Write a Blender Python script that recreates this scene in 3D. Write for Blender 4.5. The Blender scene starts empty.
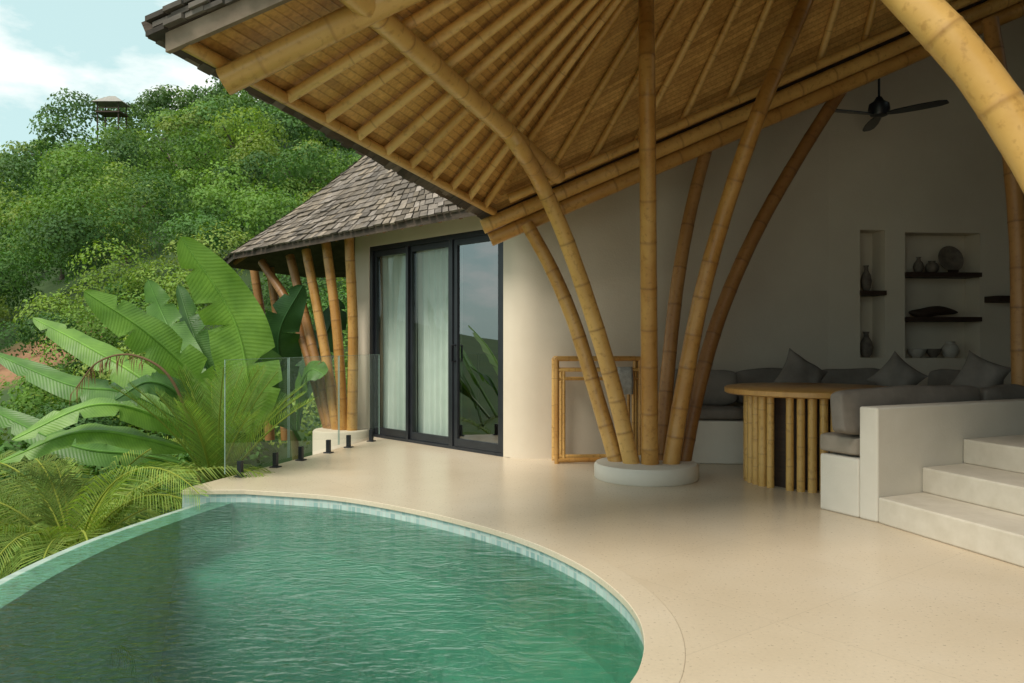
import bpy, bmesh, math, random
import numpy as np
from mathutils import Vector, Matrix
from mathutils.bvhtree import BVHTree
random.seed(7)
rng = np.random.default_rng(7)
H = 1.2
F = 800.0
SC = bpy.context.scene
C = SC.collection
V3 = Vector

def P(px, py, Y):
    return V3(((px-512)/F*Y, Y, H-(py-341.5)/F*Y))
def lerp(a, b, t): return a+(b-a)*t
def cr(pts, n=8):
    pts = [V3(p) for p in pts]
    if len(pts) == 2:
        return [lerp(pts[0], pts[1], i/n) for i in range(n+1)]
    out = []
    for i in range(len(pts)-1):
        p1, p2 = pts[i], pts[i+1]
        p0 = pts[i-1] if i > 0 else p1*2-p2
        p3 = pts[i+2] if i+2 < len(pts) else p2*2-p1
        for k in range(n):
            t = k/n
            out.append(0.5*((2*p1)+(p2-p0)*t+(2*p0-5*p1+4*p2-p3)*t*t+(3*p1-p0-3*p2+p3)*t**3))
    out.append(pts[-1].copy())
    return out

# ------------------------------------------------------------------ tagging
def tag(o, label=None, cat=None, group=None, kind=None):
    if label: o['label'] = label
    if cat: o['category'] = cat
    if group: o['group'] = group
    if kind: o['kind'] = kind
    return o
def thing(name, label, cat, loc=(0, 0, 0), group=None):
    o = bpy.data.objects.new(name, None); C.objects.link(o)
    o.location = loc
    o.empty_display_size = 0.1
    return tag(o, label, cat, group)
def adopt(o, parent):
    if parent:
        o.parent = parent
        o.matrix_parent_inverse = Matrix.Translation(-V3(parent.location)) if parent.type == 'EMPTY' else Matrix.Identity(4)

class MB:
    def __init__(s):
        s.v = []; s.f = []; s.mi = []; s.node = []; s.col = []; s.uv = []
    def add(s, vs, fs, mi=0, node=None, col=None, uv=None):
        b = len(s.v)
        s.v += [tuple(x) for x in vs]
        s.f += [tuple(b+i for i in f) for f in fs]
        s.mi += [mi]*len(fs)
        s.node += node if node else [0.0]*len(vs)
        if col is None: col = (1, 1, 1)
        if len(col) == 3 and not hasattr(col[0], '__len__'):
            s.col += [tuple(col)]*len(vs)
        else: s.col += [tuple(c) for c in col]
        s.uv += uv if uv else [0.0]*len(vs)
    def obox(s, o, a, b, c, mi=0, col=None):
        o, a, b, c = V3(o), V3(a), V3(b), V3(c)
        vs = [o, o+a, o+a+b, o+b, o+c, o+a+c, o+a+b+c, o+b+c]
        fs = [(0, 3, 2, 1), (4, 5, 6, 7), (0, 1, 5, 4), (1, 2, 6, 5), (2, 3, 7, 6), (3, 0, 4, 7)]
        if a.cross(b).dot(c) < 0: fs = [f[::-1] for f in fs]
        s.add(vs, fs, mi, col=col)
    def box(s, c, size, rz=0.0, mi=0):
        ca, sa = math.cos(rz), math.sin(rz)
        a = V3((ca, sa, 0))*size[0]; b = V3((-sa, ca, 0))*size[1]; cc = V3((0, 0, size[2]))
        s.obox(V3(c)-a/2-b/2-cc/2, a, b, cc, mi)
    def prism(s, poly, z0, z1, mi=0):
        n = len(poly)
        ar = sum(poly[i][0]*poly[(i+1) % n][1]-poly[(i+1) % n][0]*poly[i][1] for i in range(n))
        if ar < 0: poly = poly[::-1]
        vs = [(p[0], p[1], z0) for p in poly]+[(p[0], p[1], z1) for p in poly]
        s.add(vs, [tuple(range(n))[::-1]]+[(i, (i+1) % n, n+(i+1) % n, n+i) for i in range(n)]+[tuple(range(n, 2*n))], mi)
    def tube(s, pts, r, seg=10, mi=0, node=None, col=None):
        pts = [V3(p) for p in pts]
        n = len(pts)
        rr = r if hasattr(r, '__len__') else [r]*n
        tg = []
        for i in range(n):
            d = pts[min(i+1, n-1)]-pts[max(i-1, 0)]
            tg.append(d.normalized())
        up = V3((0, 0, 1)) if abs(tg[0].z) < 0.9 else V3((1, 0, 0))
        x = tg[0].cross(up).normalized()
        vs = []; nd = []
        for i in range(n):
            x = (x-tg[i]*x.dot(tg[i])).normalized()
            y = tg[i].cross(x)
            for k in range(seg):
                a = 2*math.pi*k/seg
                vs.append(pts[i]+(x*math.cos(a)+y*math.sin(a))*rr[i])
                nd.append(node[i] if node else 0.0)
        fs = []
        for i in range(n-1):
            for k in range(seg):
                k2 = (k+1) % seg
                fs.append((i*seg+k, i*seg+k2, (i+1)*seg+k2, (i+1)*seg+k))
        fs.append(tuple(range(seg))[::-1]); fs.append(tuple((n-1)*seg+k for k in range(seg)))
        s.add(vs, fs, mi, nd, col)
    def bamboo(s, ctrl, r0, r1=None, sp=0.34, seg=14, n=8, mi=0):
        if r1 is None: r1 = r0
        d = cr(ctrl, n)
        L = [0.0]
        for i in range(1, len(d)): L.append(L[-1]+(d[i]-d[i-1]).length)
        tot = L[-1]
        st = [(0.0, 1.0, 0.0)]
        x = random.uniform(0.08, sp)
        e = r0*0.12
        while x < tot-0.05:
            st += [(x-e*2.2, 0.994, 0.0), (x-e*0.7, 1.0, 0.3), (x, 1.028, random.uniform(0.6, 1.0)), (x+e*0.7, 1.010, 0.5), (x+e*2.2, 0.993, 0.0)]
            nx = x+sp*random.uniform(0.7, 1.3)
            m = (x+nx)/2
            st += [(x+sp*0.28, 0.98, 0), (m, 0.975, 0.0)]
            x = nx
        st = sorted([q for q in st if 0 <= q[0] < tot-0.01])+[(tot, 1.0, 0.0)]
        pts = []; rr = []; nd = []
        j = 0
        for (l, m, k) in st:
            while j < len(L)-2 and L[j+1] < l: j += 1
            t = (l-L[j])/max(1e-6, L[j+1]-L[j])
            pts.append(lerp(d[j], d[j+1], t))
            rr.append(lerp(r0, r1, l/tot)*m); nd.append(k)
        s.tube(pts, rr, seg, mi, nd)
    def lathe(s, c, prof, seg=24, mi=0):
        c = V3(c); n = len(prof)
        vs = []
        for r, z in prof:
            for k in range(seg):
                a = 2*math.pi*k/seg
                vs.append(c+V3((r*math.cos(a), r*math.sin(a), z)))
        fs = []
        for i in range(n-1):
            for k in range(seg):
                k2 = (k+1) % seg
                fs.append((i*seg+k, i*seg+k2, (i+1)*seg+k2, (i+1)*seg+k))
        fs.append(tuple(range(seg))[::-1]); fs.append(tuple((n-1)*seg+k for k in range(seg)))
        s.add(vs, fs, mi)
    def ribbon(s, pts, z0, z1, mi=0):
        n = len(pts)
        zz0 = z0 if hasattr(z0, '__len__') else [z0]*n
        zz1 = z1 if hasattr(z1, '__len__') else [z1]*n
        vs = [(p[0], p[1], zz0[i]) for i, p in enumerate(pts)]+[(p[0], p[1], zz1[i]) for i, p in enumerate(pts)]
        s.add(vs, [(i, i+1, n+i+1, n+i) for i in range(n-1)], mi)
    def build(s, name, mats, parent=None, smooth=False, bevel=0.0, auto=45):
        me = bpy.data.meshes.new(name)
        me.from_pydata(s.v, [], s.f)
        if not isinstance(mats, (list, tuple)): mats = [mats]
        for m in mats: me.materials.append(m)
        me.polygons.foreach_set('material_index', s.mi)
        a = me.attributes.new('node', 'FLOAT', 'POINT'); a.data.foreach_set('value', s.node)
        a = me.attributes.new('tc', 'FLOAT', 'POINT'); a.data.foreach_set('value', s.uv)
        a = me.attributes.new('col', 'FLOAT_COLOR', 'POINT')
        cc = np.ones((len(s.col), 4), np.float32); cc[:, :3] = np.array(s.col, np.float32)
        a.data.foreach_set('color', cc.ravel())
        if smooth:
            me.polygons.foreach_set('use_smooth', [True]*len(s.f))
        me.update()
        o = bpy.data.objects.new(name, me); C.objects.link(o)
        if bevel > 0:
            b = o.modifiers.new('bevel', 'BEVEL'); b.width = bevel; b.segments = 3; b.limit_method = 'ANGLE'; b.angle_limit = math.radians(40)
        if smooth and auto < 180:
            bm = bmesh.new(); bm.from_mesh(me)
            lim = math.radians(auto)
            for e in bm.edges:
                if len(e.link_faces) == 2 and e.calc_face_angle(0) > lim: e.smooth = False
            bm.to_mesh(me); bm.free()
        adopt(o, parent)
        return o

def npmesh(name, V, col, mat, parent=None, nor=None):
    n = len(V)
    me = bpy.data.meshes.new(name)
    me.vertices.add(n*4); me.vertices.foreach_set('co', V.reshape(-1).astype(np.float32))
    me.loops.add(n*4); me.loops.foreach_set('vertex_index', np.arange(n*4, dtype=np.int32))
    me.polygons.add(n); me.polygons.foreach_set('loop_start', np.arange(n, dtype=np.int32)*4)
    a = me.attributes.new('col', 'FLOAT_COLOR', 'POINT')
    cc = np.ones((n, 4, 4), np.float32); cc[:, :, :3] = col[:, None, :]
    a.data.foreach_set('color', cc.ravel())
    me.materials.append(mat)
    me.update(calc_edges=True); me.validate()
    if nor is not None:
        me.polygons.foreach_set('use_smooth', np.ones(n, dtype=bool))
        nn = np.repeat(nor, 4, axis=0).astype(np.float32)
        me.normals_split_custom_set_from_vertices(nn)
    o = bpy.data.objects.new(name, me); C.objects.link(o)
    adopt(o, parent)
    return o

def rbox(name, size, bev, mat, loc, rot=(0, 0, 0), segs=4):
    bm = bmesh.new()
    bmesh.ops.create_cube(bm, size=1.0)
    for v in bm.verts: v.co = V3((v.co.x*size[0], v.co.y*size[1], v.co.z*size[2]))
    bmesh.ops.subdivide_edges(bm, edges=bm.edges[:], cuts=5, use_grid_fill=True)
    sx, sy, sz = [q/2 for q in size]
    for v in bm.verts:
        x, y, z = v.co
        cx = max(-(sx-bev), min(sx-bev, x)); cy = max(-(sy-bev), min(sy-bev, y)); cz = max(-(sz-bev), min(sz-bev, z))
        d = V3((x-cx, y-cy, z-cz))
        if d.length > 1e-6: v.co = V3((cx, cy, cz))+d.normalized()*bev
        u, w_ = x/sx, y/sy
        v.co.z += 0.012*math.sin(x*9+loc[0]*5)*(1-abs(w_))
        if abs(y) > sy*0.98: v.co.y += math.copysign(0.012*(1-u*u)*(1-(z/sz)**2), y)+0.006*math.sin(x*17+z*11)
        if abs(z) > sz*0.98: v.co.z += math.copysign(0.010*(1-u*u)*(1-w_*w_), z)
    me = bpy.data.meshes.new(name); bm.to_mesh(me); bm.free()
    me.materials.append(mat)
    me.polygons.foreach_set('use_smooth', [True]*len(me.polygons))
    o = bpy.data.objects.new(name, me); C.objects.link(o)
    o.location = loc; o.rotation_euler = rot
    s = o.modifiers.new('soft', 'SUBSURF'); s.levels = 2; s.render_levels = 2
    return o

# ------------------------------------------------------------------ materials
def newmat(name):
    m = bpy.data.materials.new(name); m.use_nodes = True
    nt = m.node_tree; b = nt.nodes['Principled BSDF']
    return m, nt, b
def N(nt, t, **kw):
    n = nt.nodes.new(t)
    for k, v in kw.items():
        if k in n.inputs: n.inputs[k].default_value = v
        else: setattr(n, k, v)
    return n
def ramp(nt, fac, stops):
    r = N(nt, 'ShaderNodeValToRGB')
    e = r.color_ramp.elements
    while len(e) < len(stops): e.new(0.5)
    for i, (p, c) in enumerate(stops):
        e[i].position = p; e[i].color = (*c, 1) if len(c) == 3 else c
    nt.links.new(fac, r.inputs['Fac'])
    return r.outputs['Color']
def mixc(nt, fac, a, b, blend='MIX'):
    m = nt.nodes.new('ShaderNodeMix'); m.data_type = 'RGBA'; m.blend_type = blend
    def put(sock, val):
        if isinstance(val, bpy.types.NodeSocket): nt.links.new(val, sock)
        elif hasattr(val, '__len__'): sock.default_value = (*val[:3], 1)
        else: sock.default_value = val
    put(m.inputs[0], fac); put(m.inputs[6], a); put(m.inputs[7], b)
    return m.outputs[2]
def noisy(name, c1, c2, scale=3.0, rough=0.8, bump=0.0, bscale=40.0, detail=6.0, spec=0.3, stretch=None):
    m, nt, b = newmat(name)
    tc = N(nt, 'ShaderNodeTexCoord')
    src = tc.outputs['Object']
    if stretch:
        mp = N(nt, 'ShaderNodeMapping'); mp.inputs['Scale'].default_value = stretch
        nt.links.new(src, mp.inputs[0]); src = mp.outputs[0]
    n1 = N(nt, 'ShaderNodeTexNoise', Scale=scale, Detail=detail, Roughness=0.6)
    nt.links.new(src, n1.inputs['Vector'])
    nt.links.new(ramp(nt, n1.outputs['Fac'], [(0.3, c1), (0.7, c2)]), b.inputs['Base Color'])
    b.inputs['Roughness'].default_value = rough
    b.inputs['Specular IOR Level'].default_value = spec
    if bump:
        n2 = N(nt, 'ShaderNodeTexNoise', Scale=bscale, Detail=5.0)
        nt.links.new(src, n2.inputs['Vector'])
        bp = N(nt, 'ShaderNodeBump', Strength=bump, Distance=0.02)
        nt.links.new(n2.outputs['Fac'], bp.inputs['Height'])
        nt.links.new(bp.outputs['Normal'], b.inputs['Normal'])
    return m

def bamboo_mat(name, ca, cb, cn, rough=0.33):
    m, nt, b = newmat(name)
    tc = N(nt, 'ShaderNodeTexCoord'); oi = N(nt, 'ShaderNodeObjectInfo')
    at = N(nt, 'ShaderNodeAttribute'); at.attribute_name = 'node'
    n1 = N(nt, 'ShaderNodeTexNoise', Scale=2.0, Detail=6.0, Roughness=0.65)
    nt.links.new(tc.outputs['Object'], n1.inputs['Vector'])
    n3 = N(nt, 'ShaderNodeTexNoise', Scale=26.0, Detail=4.0)
    nt.links.new(tc.outputs['Object'], n3.inputs['Vector'])
    ml = N(nt, 'ShaderNodeMath', operation='MULTIPLY_ADD'); ml.inputs[1].default_value = 0.45; ml.inputs[2].default_value = -0.225
    nt.links.new(oi.outputs['Random'], ml.inputs[0])
    ad = N(nt, 'ShaderNodeMath', operation='ADD')
    nt.links.new(n1.outputs['Fac'], ad.inputs[0]); nt.links.new(ml.outputs[0], ad.inputs[1])
    col = ramp(nt, ad.outputs[0], [(0.25, ca), (0.75, cb)])
    sp = ramp(nt, n3.outputs['Fac'], [(0.30, (0.55, 0.46, 0.38)), (0.45, (1, 1, 1))])
    col = mixc(nt, 0.55, col, sp, 'MULTIPLY')
    mu = N(nt, 'ShaderNodeMath', operation='MULTIPLY'); mu.inputs[1].default_value = 0.8; nt.links.new(at.outputs['Fac'], mu.inputs[0])
    col = mixc(nt, mu.outputs[0], col, cn)
    nt.links.new(col, b.inputs['Base Color'])
    b.inputs['Roughness'].default_value = rough
    b.inputs['Specular IOR Level'].default_value = 0.45
    return m

M = {}
M['bamboo'] = bamboo_mat('bamboo_pole', (0.42, 0.20, 0.046), (0.67, 0.405, 0.128), (0.23, 0.10, 0.03))
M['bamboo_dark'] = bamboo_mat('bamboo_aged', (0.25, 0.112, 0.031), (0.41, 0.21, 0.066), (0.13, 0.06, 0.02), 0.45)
M['bamboo_light'] = bamboo_mat('bamboo_pale', (0.58, 0.335, 0.093), (0.80, 0.525, 0.195), (0.33, 0.165, 0.05))
M['stucco'] = noisy('stucco', (0.63, 0.54, 0.42), (0.70, 0.615, 0.49), 1.1, 0.92, 0.12, 55, spec=0.15)
M['white_stucco'] = noisy('pale_plaster', (0.63, 0.58, 0.49), (0.71, 0.66, 0.57), 2.0, 0.85, 0.1, 60, spec=0.2)
M['black_metal'] = noisy('black_metal', (0.012, 0.014, 0.018), (0.02, 0.022, 0.027), 8, 0.35, spec=0.5)
M['dark_wood'] = noisy('dark_wood', (0.03, 0.018, 0.012), (0.06, 0.035, 0.022), 6, 0.6, stretch=(1, 1, 8))
M['fabric'] = noisy('grey_linen', (0.17, 0.148, 0.125), (0.24, 0.212, 0.182), 6, 0.95, 0.25, 220, spec=0.1)
M['fabric_light'] = noisy('taupe_linen', (0.28, 0.235, 0.185), (0.36, 0.31, 0.255), 6, 0.95, 0.25, 220, spec=0.1)
M['cloth_grey'] = noisy('towel', (0.33, 0.32, 0.29), (0.48, 0.465, 0.43), 30, 0.95, 0.3, 150, spec=0.1)
M['curtain'] = noisy('curtain', (0.54, 0.60, 0.54), (0.62, 0.67, 0.61), 4, 0.9, spec=0.1)
M['amber_wood'] = noisy('amber_wood', (0.44, 0.22, 0.06), (0.62, 0.345, 0.11), 5, 0.35, spec=0.5, stretch=(1, 6, 1))
M['ceramic'] = noisy('ceramic', (0.10, 0.08, 0.065), (0.22, 0.18, 0.14), 14, 0.6)
M['ceramic_pale'] = noisy('pale_ceramic', (0.40, 0.36, 0.30), (0.55, 0.5, 0.43), 12, 0.5)
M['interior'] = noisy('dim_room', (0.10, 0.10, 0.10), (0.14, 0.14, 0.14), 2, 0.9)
M['fascia'] = noisy('weathered_plank', (0.045, 0.032, 0.023), (0.11, 0.08, 0.058), 4, 0.8, 0.3, 30, stretch=(1, 1, 6))
M['plank_grey'] = noisy('grey_board', (0.18, 0.135, 0.095), (0.30, 0.235, 0.17), 5, 0.8, 0.2, 30)

def attr_mat(name, rough=0.8, transl=0.0, gloss=0.2, noise=0.0, bump=0.0):
    m, nt, b = newmat(name)
    at = N(nt, 'ShaderNodeAttribute'); at.attribute_name = 'col'
    col = at.outputs['Color']
    tc = N(nt, 'ShaderNodeTexCoord')
    if noise:
        n1 = N(nt, 'ShaderNodeTexNoise', Scale=noise, Detail=5.0)
        nt.links.new(tc.outputs['Object'], n1.inputs['Vector'])
        col = mixc(nt, 1.0, col, ramp(nt, n1.outputs['Fac'], [(0.25, (0.65, 0.65, 0.65)), (0.75, (1.3, 1.3, 1.3))]), 'MULTIPLY')
        if bump:
            bp = N(nt, 'ShaderNodeBump', Strength=bump, Distance=0.02)
            nt.links.new(n1.outputs['Fac'], bp.inputs['Height']); nt.links.new(bp.outputs['Normal'], b.inputs['Normal'])
    nt.links.new(col, b.inputs['Base Color'])
    b.inputs['Roughness'].default_value = rough
    b.inputs['Specular IOR Level'].default_value = gloss
    if transl:
        tr = N(nt, 'ShaderNodeBsdfTranslucent')
        nt.links.new(mixc(nt, 1.0, col, (1.3, 1.4, 0.55), 'MULTIPLY'), tr.inputs['Color'])
        ms = N(nt, 'ShaderNodeMixShader'); ms.inputs[0].default_value = transl
        nt.links.new(b.outputs[0], ms.inputs[1]); nt.links.new(tr.outputs[0], ms.inputs[2]); nt.links.new(ms.outputs[0], nt.nodes['Material Output'].inputs['Surface'])
    return m
M['leaf'] = attr_mat('foliage', 0.6, 0.28, 0.15)
M['shingle'] = attr_mat('wood_shingle', 0.85, 0, 0.15, noise=12, bump=0.35)

def banana_mat():
    m, nt, b = newmat('banana_leaf')
    at = N(nt, 'ShaderNodeAttribute'); at.attribute_name = 'col'
    tcn = N(nt, 'ShaderNodeAttribute'); tcn.attribute_name = 'tc'
    ml = N(nt, 'ShaderNodeMath', operation='MULTIPLY'); ml.inputs[1].default_value = 460.0
    nt.links.new(tcn.outputs['Fac'], ml.inputs[0])
    sn = N(nt, 'ShaderNodeMath', operation='SINE'); nt.links.new(ml.outputs[0], sn.inputs[0])
    tc = N(nt, 'ShaderNodeTexCoord'); n1 = N(nt, 'ShaderNodeTexNoise', Scale=5.0, Detail=4.0)
    nt.links.new(tc.outputs['Object'], n1.inputs['Vector'])
    st = ramp(nt, sn.outputs[0], [(0.0, (0.90, 0.92, 0.87)), (1.0, (1.04, 1.04, 1.04))])
    col = mixc(nt, 1.0, at.outputs['Color'], st, 'MULTIPLY')
    col = mixc(nt, 1.0, col, ramp(nt, n1.outputs['Fac'], [(0.3, (0.72, 0.76, 0.72)), (0.7, (1.22, 1.16, 1.1))]), 'MULTIPLY')
    nt.links.new(col, b.inputs['Base Color'])
    b.inputs['Roughness'].default_value = 0.42; b.inputs['Specular IOR Level'].default_value = 0.38
    bp = N(nt, 'ShaderNodeBump', Strength=0.13, Distance=0.007)
    nt.links.new(sn.outputs[0], bp.inputs['Height']); nt.links.new(bp.outputs['Normal'], b.inputs['Normal'])
    tr = N(nt, 'ShaderNodeBsdfTranslucent'); nt.links.new(mixc(nt, 1.0, col, (1.4, 1.5, 0.5), 'MULTIPLY'), tr.inputs['Color'])
    ms = N(nt, 'ShaderNodeMixShader'); ms.inputs[0].default_value = 0.28
    nt.links.new(b.outputs[0], ms.inputs[1]); nt.links.new(tr.outputs[0], ms.inputs[2])
    nt.links.new(ms.outputs[0], nt.nodes['Material Output'].inputs['Surface'])
    return m
M['banana'] = banana_mat()

def mat_ceiling():
    m, nt, b = newmat('bamboo_mat_ceiling')
    at = N(nt, 'ShaderNodeAttribute'); at.attribute_name = 'tc'
    ml = N(nt, 'ShaderNodeMath', operation='MULTIPLY'); ml.inputs[1].default_value = 19.0
    nt.links.new(at.outputs['Fac'], ml.inputs[0])
    fl = N(nt, 'ShaderNodeMath', operation='FLOOR'); nt.links.new(ml.outputs[0], fl.inputs[0])
    fr = N(nt, 'ShaderNodeMath', operation='FRACT'); nt.links.new(ml.outputs[0], fr.inputs[0])
    tc = N(nt, 'ShaderNodeTexCoord')
    n1 = N(nt, 'ShaderNodeTexNoise', Scale=4.0, Detail=6.0, Roughness=0.7); nt.links.new(tc.outputs['Object'], n1.inputs['Vector'])
    n2 = N(nt, 'ShaderNodeTexNoise', Scale=45.0, Detail=3.0); nt.links.new(tc.outputs['Object'], n2.inputs['Vector'])
    wn = N(nt, 'ShaderNodeTexWhiteNoise', noise_dimensions='1D'); nt.links.new(fl.outputs[0], wn.inputs['W'])
    base = ramp(nt, n1.outputs['Fac'], [(0.3, (0.50, 0.275, 0.072)), (0.7, (0.77, 0.475, 0.16))])
    tone = ramp(nt, wn.outputs['Value'], [(0.0, (0.76, 0.71, 0.64)), (1.0, (1.1, 1.1, 1.1))])
    col = mixc(nt, 1.0, base, tone, 'MULTIPLY')
    gap = ramp(nt, fr.outputs[0], [(0.0, (0.42, 0.34, 0.26)), (0.13, (1, 1, 1)), (0.87, (1, 1, 1)), (1.0, (0.42, 0.34, 0.26))])
    col = mixc(nt, 0.55, col, gap, 'MULTIPLY')
    col = mixc(nt, 0.6, col, ramp(nt, n2.outputs['Fac'], [(0.3, (0.62, 0.55, 0.48)), (0.6, (1.06, 1.06, 1.06))]), 'MULTIPLY')
    nt.links.new(col, b.inputs['Base Color']); b.inputs['Roughness'].default_value = 0.5
    bp = N(nt, 'ShaderNodeBump', Strength=0.3, Distance=0.010)
    nt.links.new(gap, bp.inputs['Height']); nt.links.new(bp.outputs['Normal'], b.inputs['Normal'])
    return m
M['ceiling'] = mat_ceiling()

def mat_floor(name, tiles=True):
    m, nt, b = newmat(name)
    tc = N(nt, 'ShaderNodeTexCoord')
    mp = N(nt, 'ShaderNodeMapping'); mp.inputs['Rotation'].default_value = (0, 0, math.radians(-38))
    nt.links.new(tc.outputs['Object'], mp.inputs[0])
    n1 = N(nt, 'ShaderNodeTexNoise', Scale=0.8, Detail=9.0, Roughness=0.62); nt.links.new(tc.outputs['Object'], n1.inputs['Vector'])
    n2 = N(nt, 'ShaderNodeTexNoise', Scale=60.0, Detail=4.0); nt.links.new(tc.outputs['Object'], n2.inputs['Vector'])
    col = ramp(nt, n1.outputs['Fac'], [(0.25, (0.55, 0.445, 0.31)), (0.5, (0.615, 0.51, 0.37)), (0.75, (0.665, 0.565, 0.43))])
    if tiles:
        br = N(nt, 'ShaderNodeTexBrick', offset=0.0)
        br.inputs['Scale'].default_value = 1.0; br.inputs['Brick Width'].default_value = 1.0; br.inputs['Row Height'].default_value = 1.0
        br.inputs['Mortar Size'].default_value = 0.003; br.inputs['Mortar Smooth'].default_value = 0.3
        br.inputs['Color1'].default_value = (1, 1, 1, 1); br.inputs['Color2'].default_value = (0.965, 0.965, 0.965, 1); br.inputs['Mortar'].default_value = (0.84, 0.83, 0.81, 1)
        nt.links.new(mp.outputs[0], br.inputs['Vector'])
        col = mixc(nt, 1.0, col, br.outputs['Color'], 'MULTIPLY')
    else:
        col = mixc(nt, 1.0, col, (1.0, 1.01, 1.02), 'MULTIPLY')
    col = mixc(nt, 0.5, col, ramp(nt, n2.outputs['Fac'], [(0.3, (0.88, 0.88, 0.88)), (0.7, (1.08, 1.08, 1.08))]), 'MULTIPLY')
    nt.links.new(col, b.inputs['Base Color'])
    nt.links.new(ramp(nt, n2.outputs['Fac'], [(0.2, (0.26, 0.26, 0.26)), (0.8, (0.32, 0.32, 0.32))]), b.inputs['Roughness'])
    b.inputs['Specular IOR Level'].default_value = 0.55
    return m
M['floor'] = mat_floor('terrace_stone')
M['coping'] = mat_floor('coping_stone', False)
M['step'] = noisy('step_terrazzo', (0.56, 0.50, 0.40), (0.65, 0.59, 0.49), 9, 0.6, 0.05, 80)

def mosaic(name, c1, c2, mortar, sc, rough=0.3, depth_shade=False):
    m, nt, b = newmat(name)
    tc = N(nt, 'ShaderNodeTexCoord')
    vo = N(nt, 'ShaderNodeTexVoronoi', distance='CHEBYCHEV', feature='F1'); vo.inputs['Scale'].default_value = sc; vo.inputs['Randomness'].default_value = 0.0
    nt.links.new(tc.outputs['Object'], vo.inputs['Vector'])
    wn = N(nt, 'ShaderNodeTexWhiteNoise'); nt.links.new(vo.outputs['Position'], wn.inputs['Vector'])
    n1 = N(nt, 'ShaderNodeTexNoise', Scale=1.2, Detail=4.0); nt.links.new(tc.outputs['Object'], n1.inputs['Vector'])
    ad = N(nt, 'ShaderNodeMath', operation='ADD'); nt.links.new(wn.outputs['Value'], ad.inputs[0]); nt.links.new(n1.outputs['Fac'], ad.inputs[1])
    hf = N(nt, 'ShaderNodeMath', operation='MULTIPLY'); hf.inputs[1].default_value = 0.5; nt.links.new(ad.outputs[0], hf.inputs[0])
    col = ramp(nt, hf.outputs[0], [(0.2, c1), (0.8, c2)])
    g = ramp(nt, vo.outputs['Distance'], [(0.42, (0, 0, 0)), (0.47, (1, 1, 1))])
    col = mixc(nt, g, col, mortar)
    if depth_shade:  # tile colour shaded by depth, standing in for light absorbed by the water
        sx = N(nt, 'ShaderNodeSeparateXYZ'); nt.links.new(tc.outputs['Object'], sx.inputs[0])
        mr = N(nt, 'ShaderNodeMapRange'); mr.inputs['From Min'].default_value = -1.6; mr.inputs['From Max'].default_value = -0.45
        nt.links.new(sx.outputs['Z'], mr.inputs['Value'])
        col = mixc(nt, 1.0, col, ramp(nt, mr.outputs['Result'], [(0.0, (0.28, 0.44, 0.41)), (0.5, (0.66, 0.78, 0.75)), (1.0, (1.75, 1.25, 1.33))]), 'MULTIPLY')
    nt.links.new(col, b.inputs['Base Color']); b.inputs['Roughness'].default_value = rough
    return m
M['tile_depth_shade'] = mosaic('pool_tile', (0.07, 0.235, 0.165), (0.12, 0.33, 0.24), (0.12, 0.28, 0.21), 10, depth_shade=True)
M['tile_band'] = mosaic('waterline_tile', (0.24, 0.38, 0.36), (0.50, 0.60, 0.55), (0.48, 0.51, 0.46), 24)
M['tile_edge'] = mosaic('edge_tile', (0.27, 0.36, 0.30), (0.42, 0.50, 0.42), (0.38, 0.43, 0.37), 18, 0.35)

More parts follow.
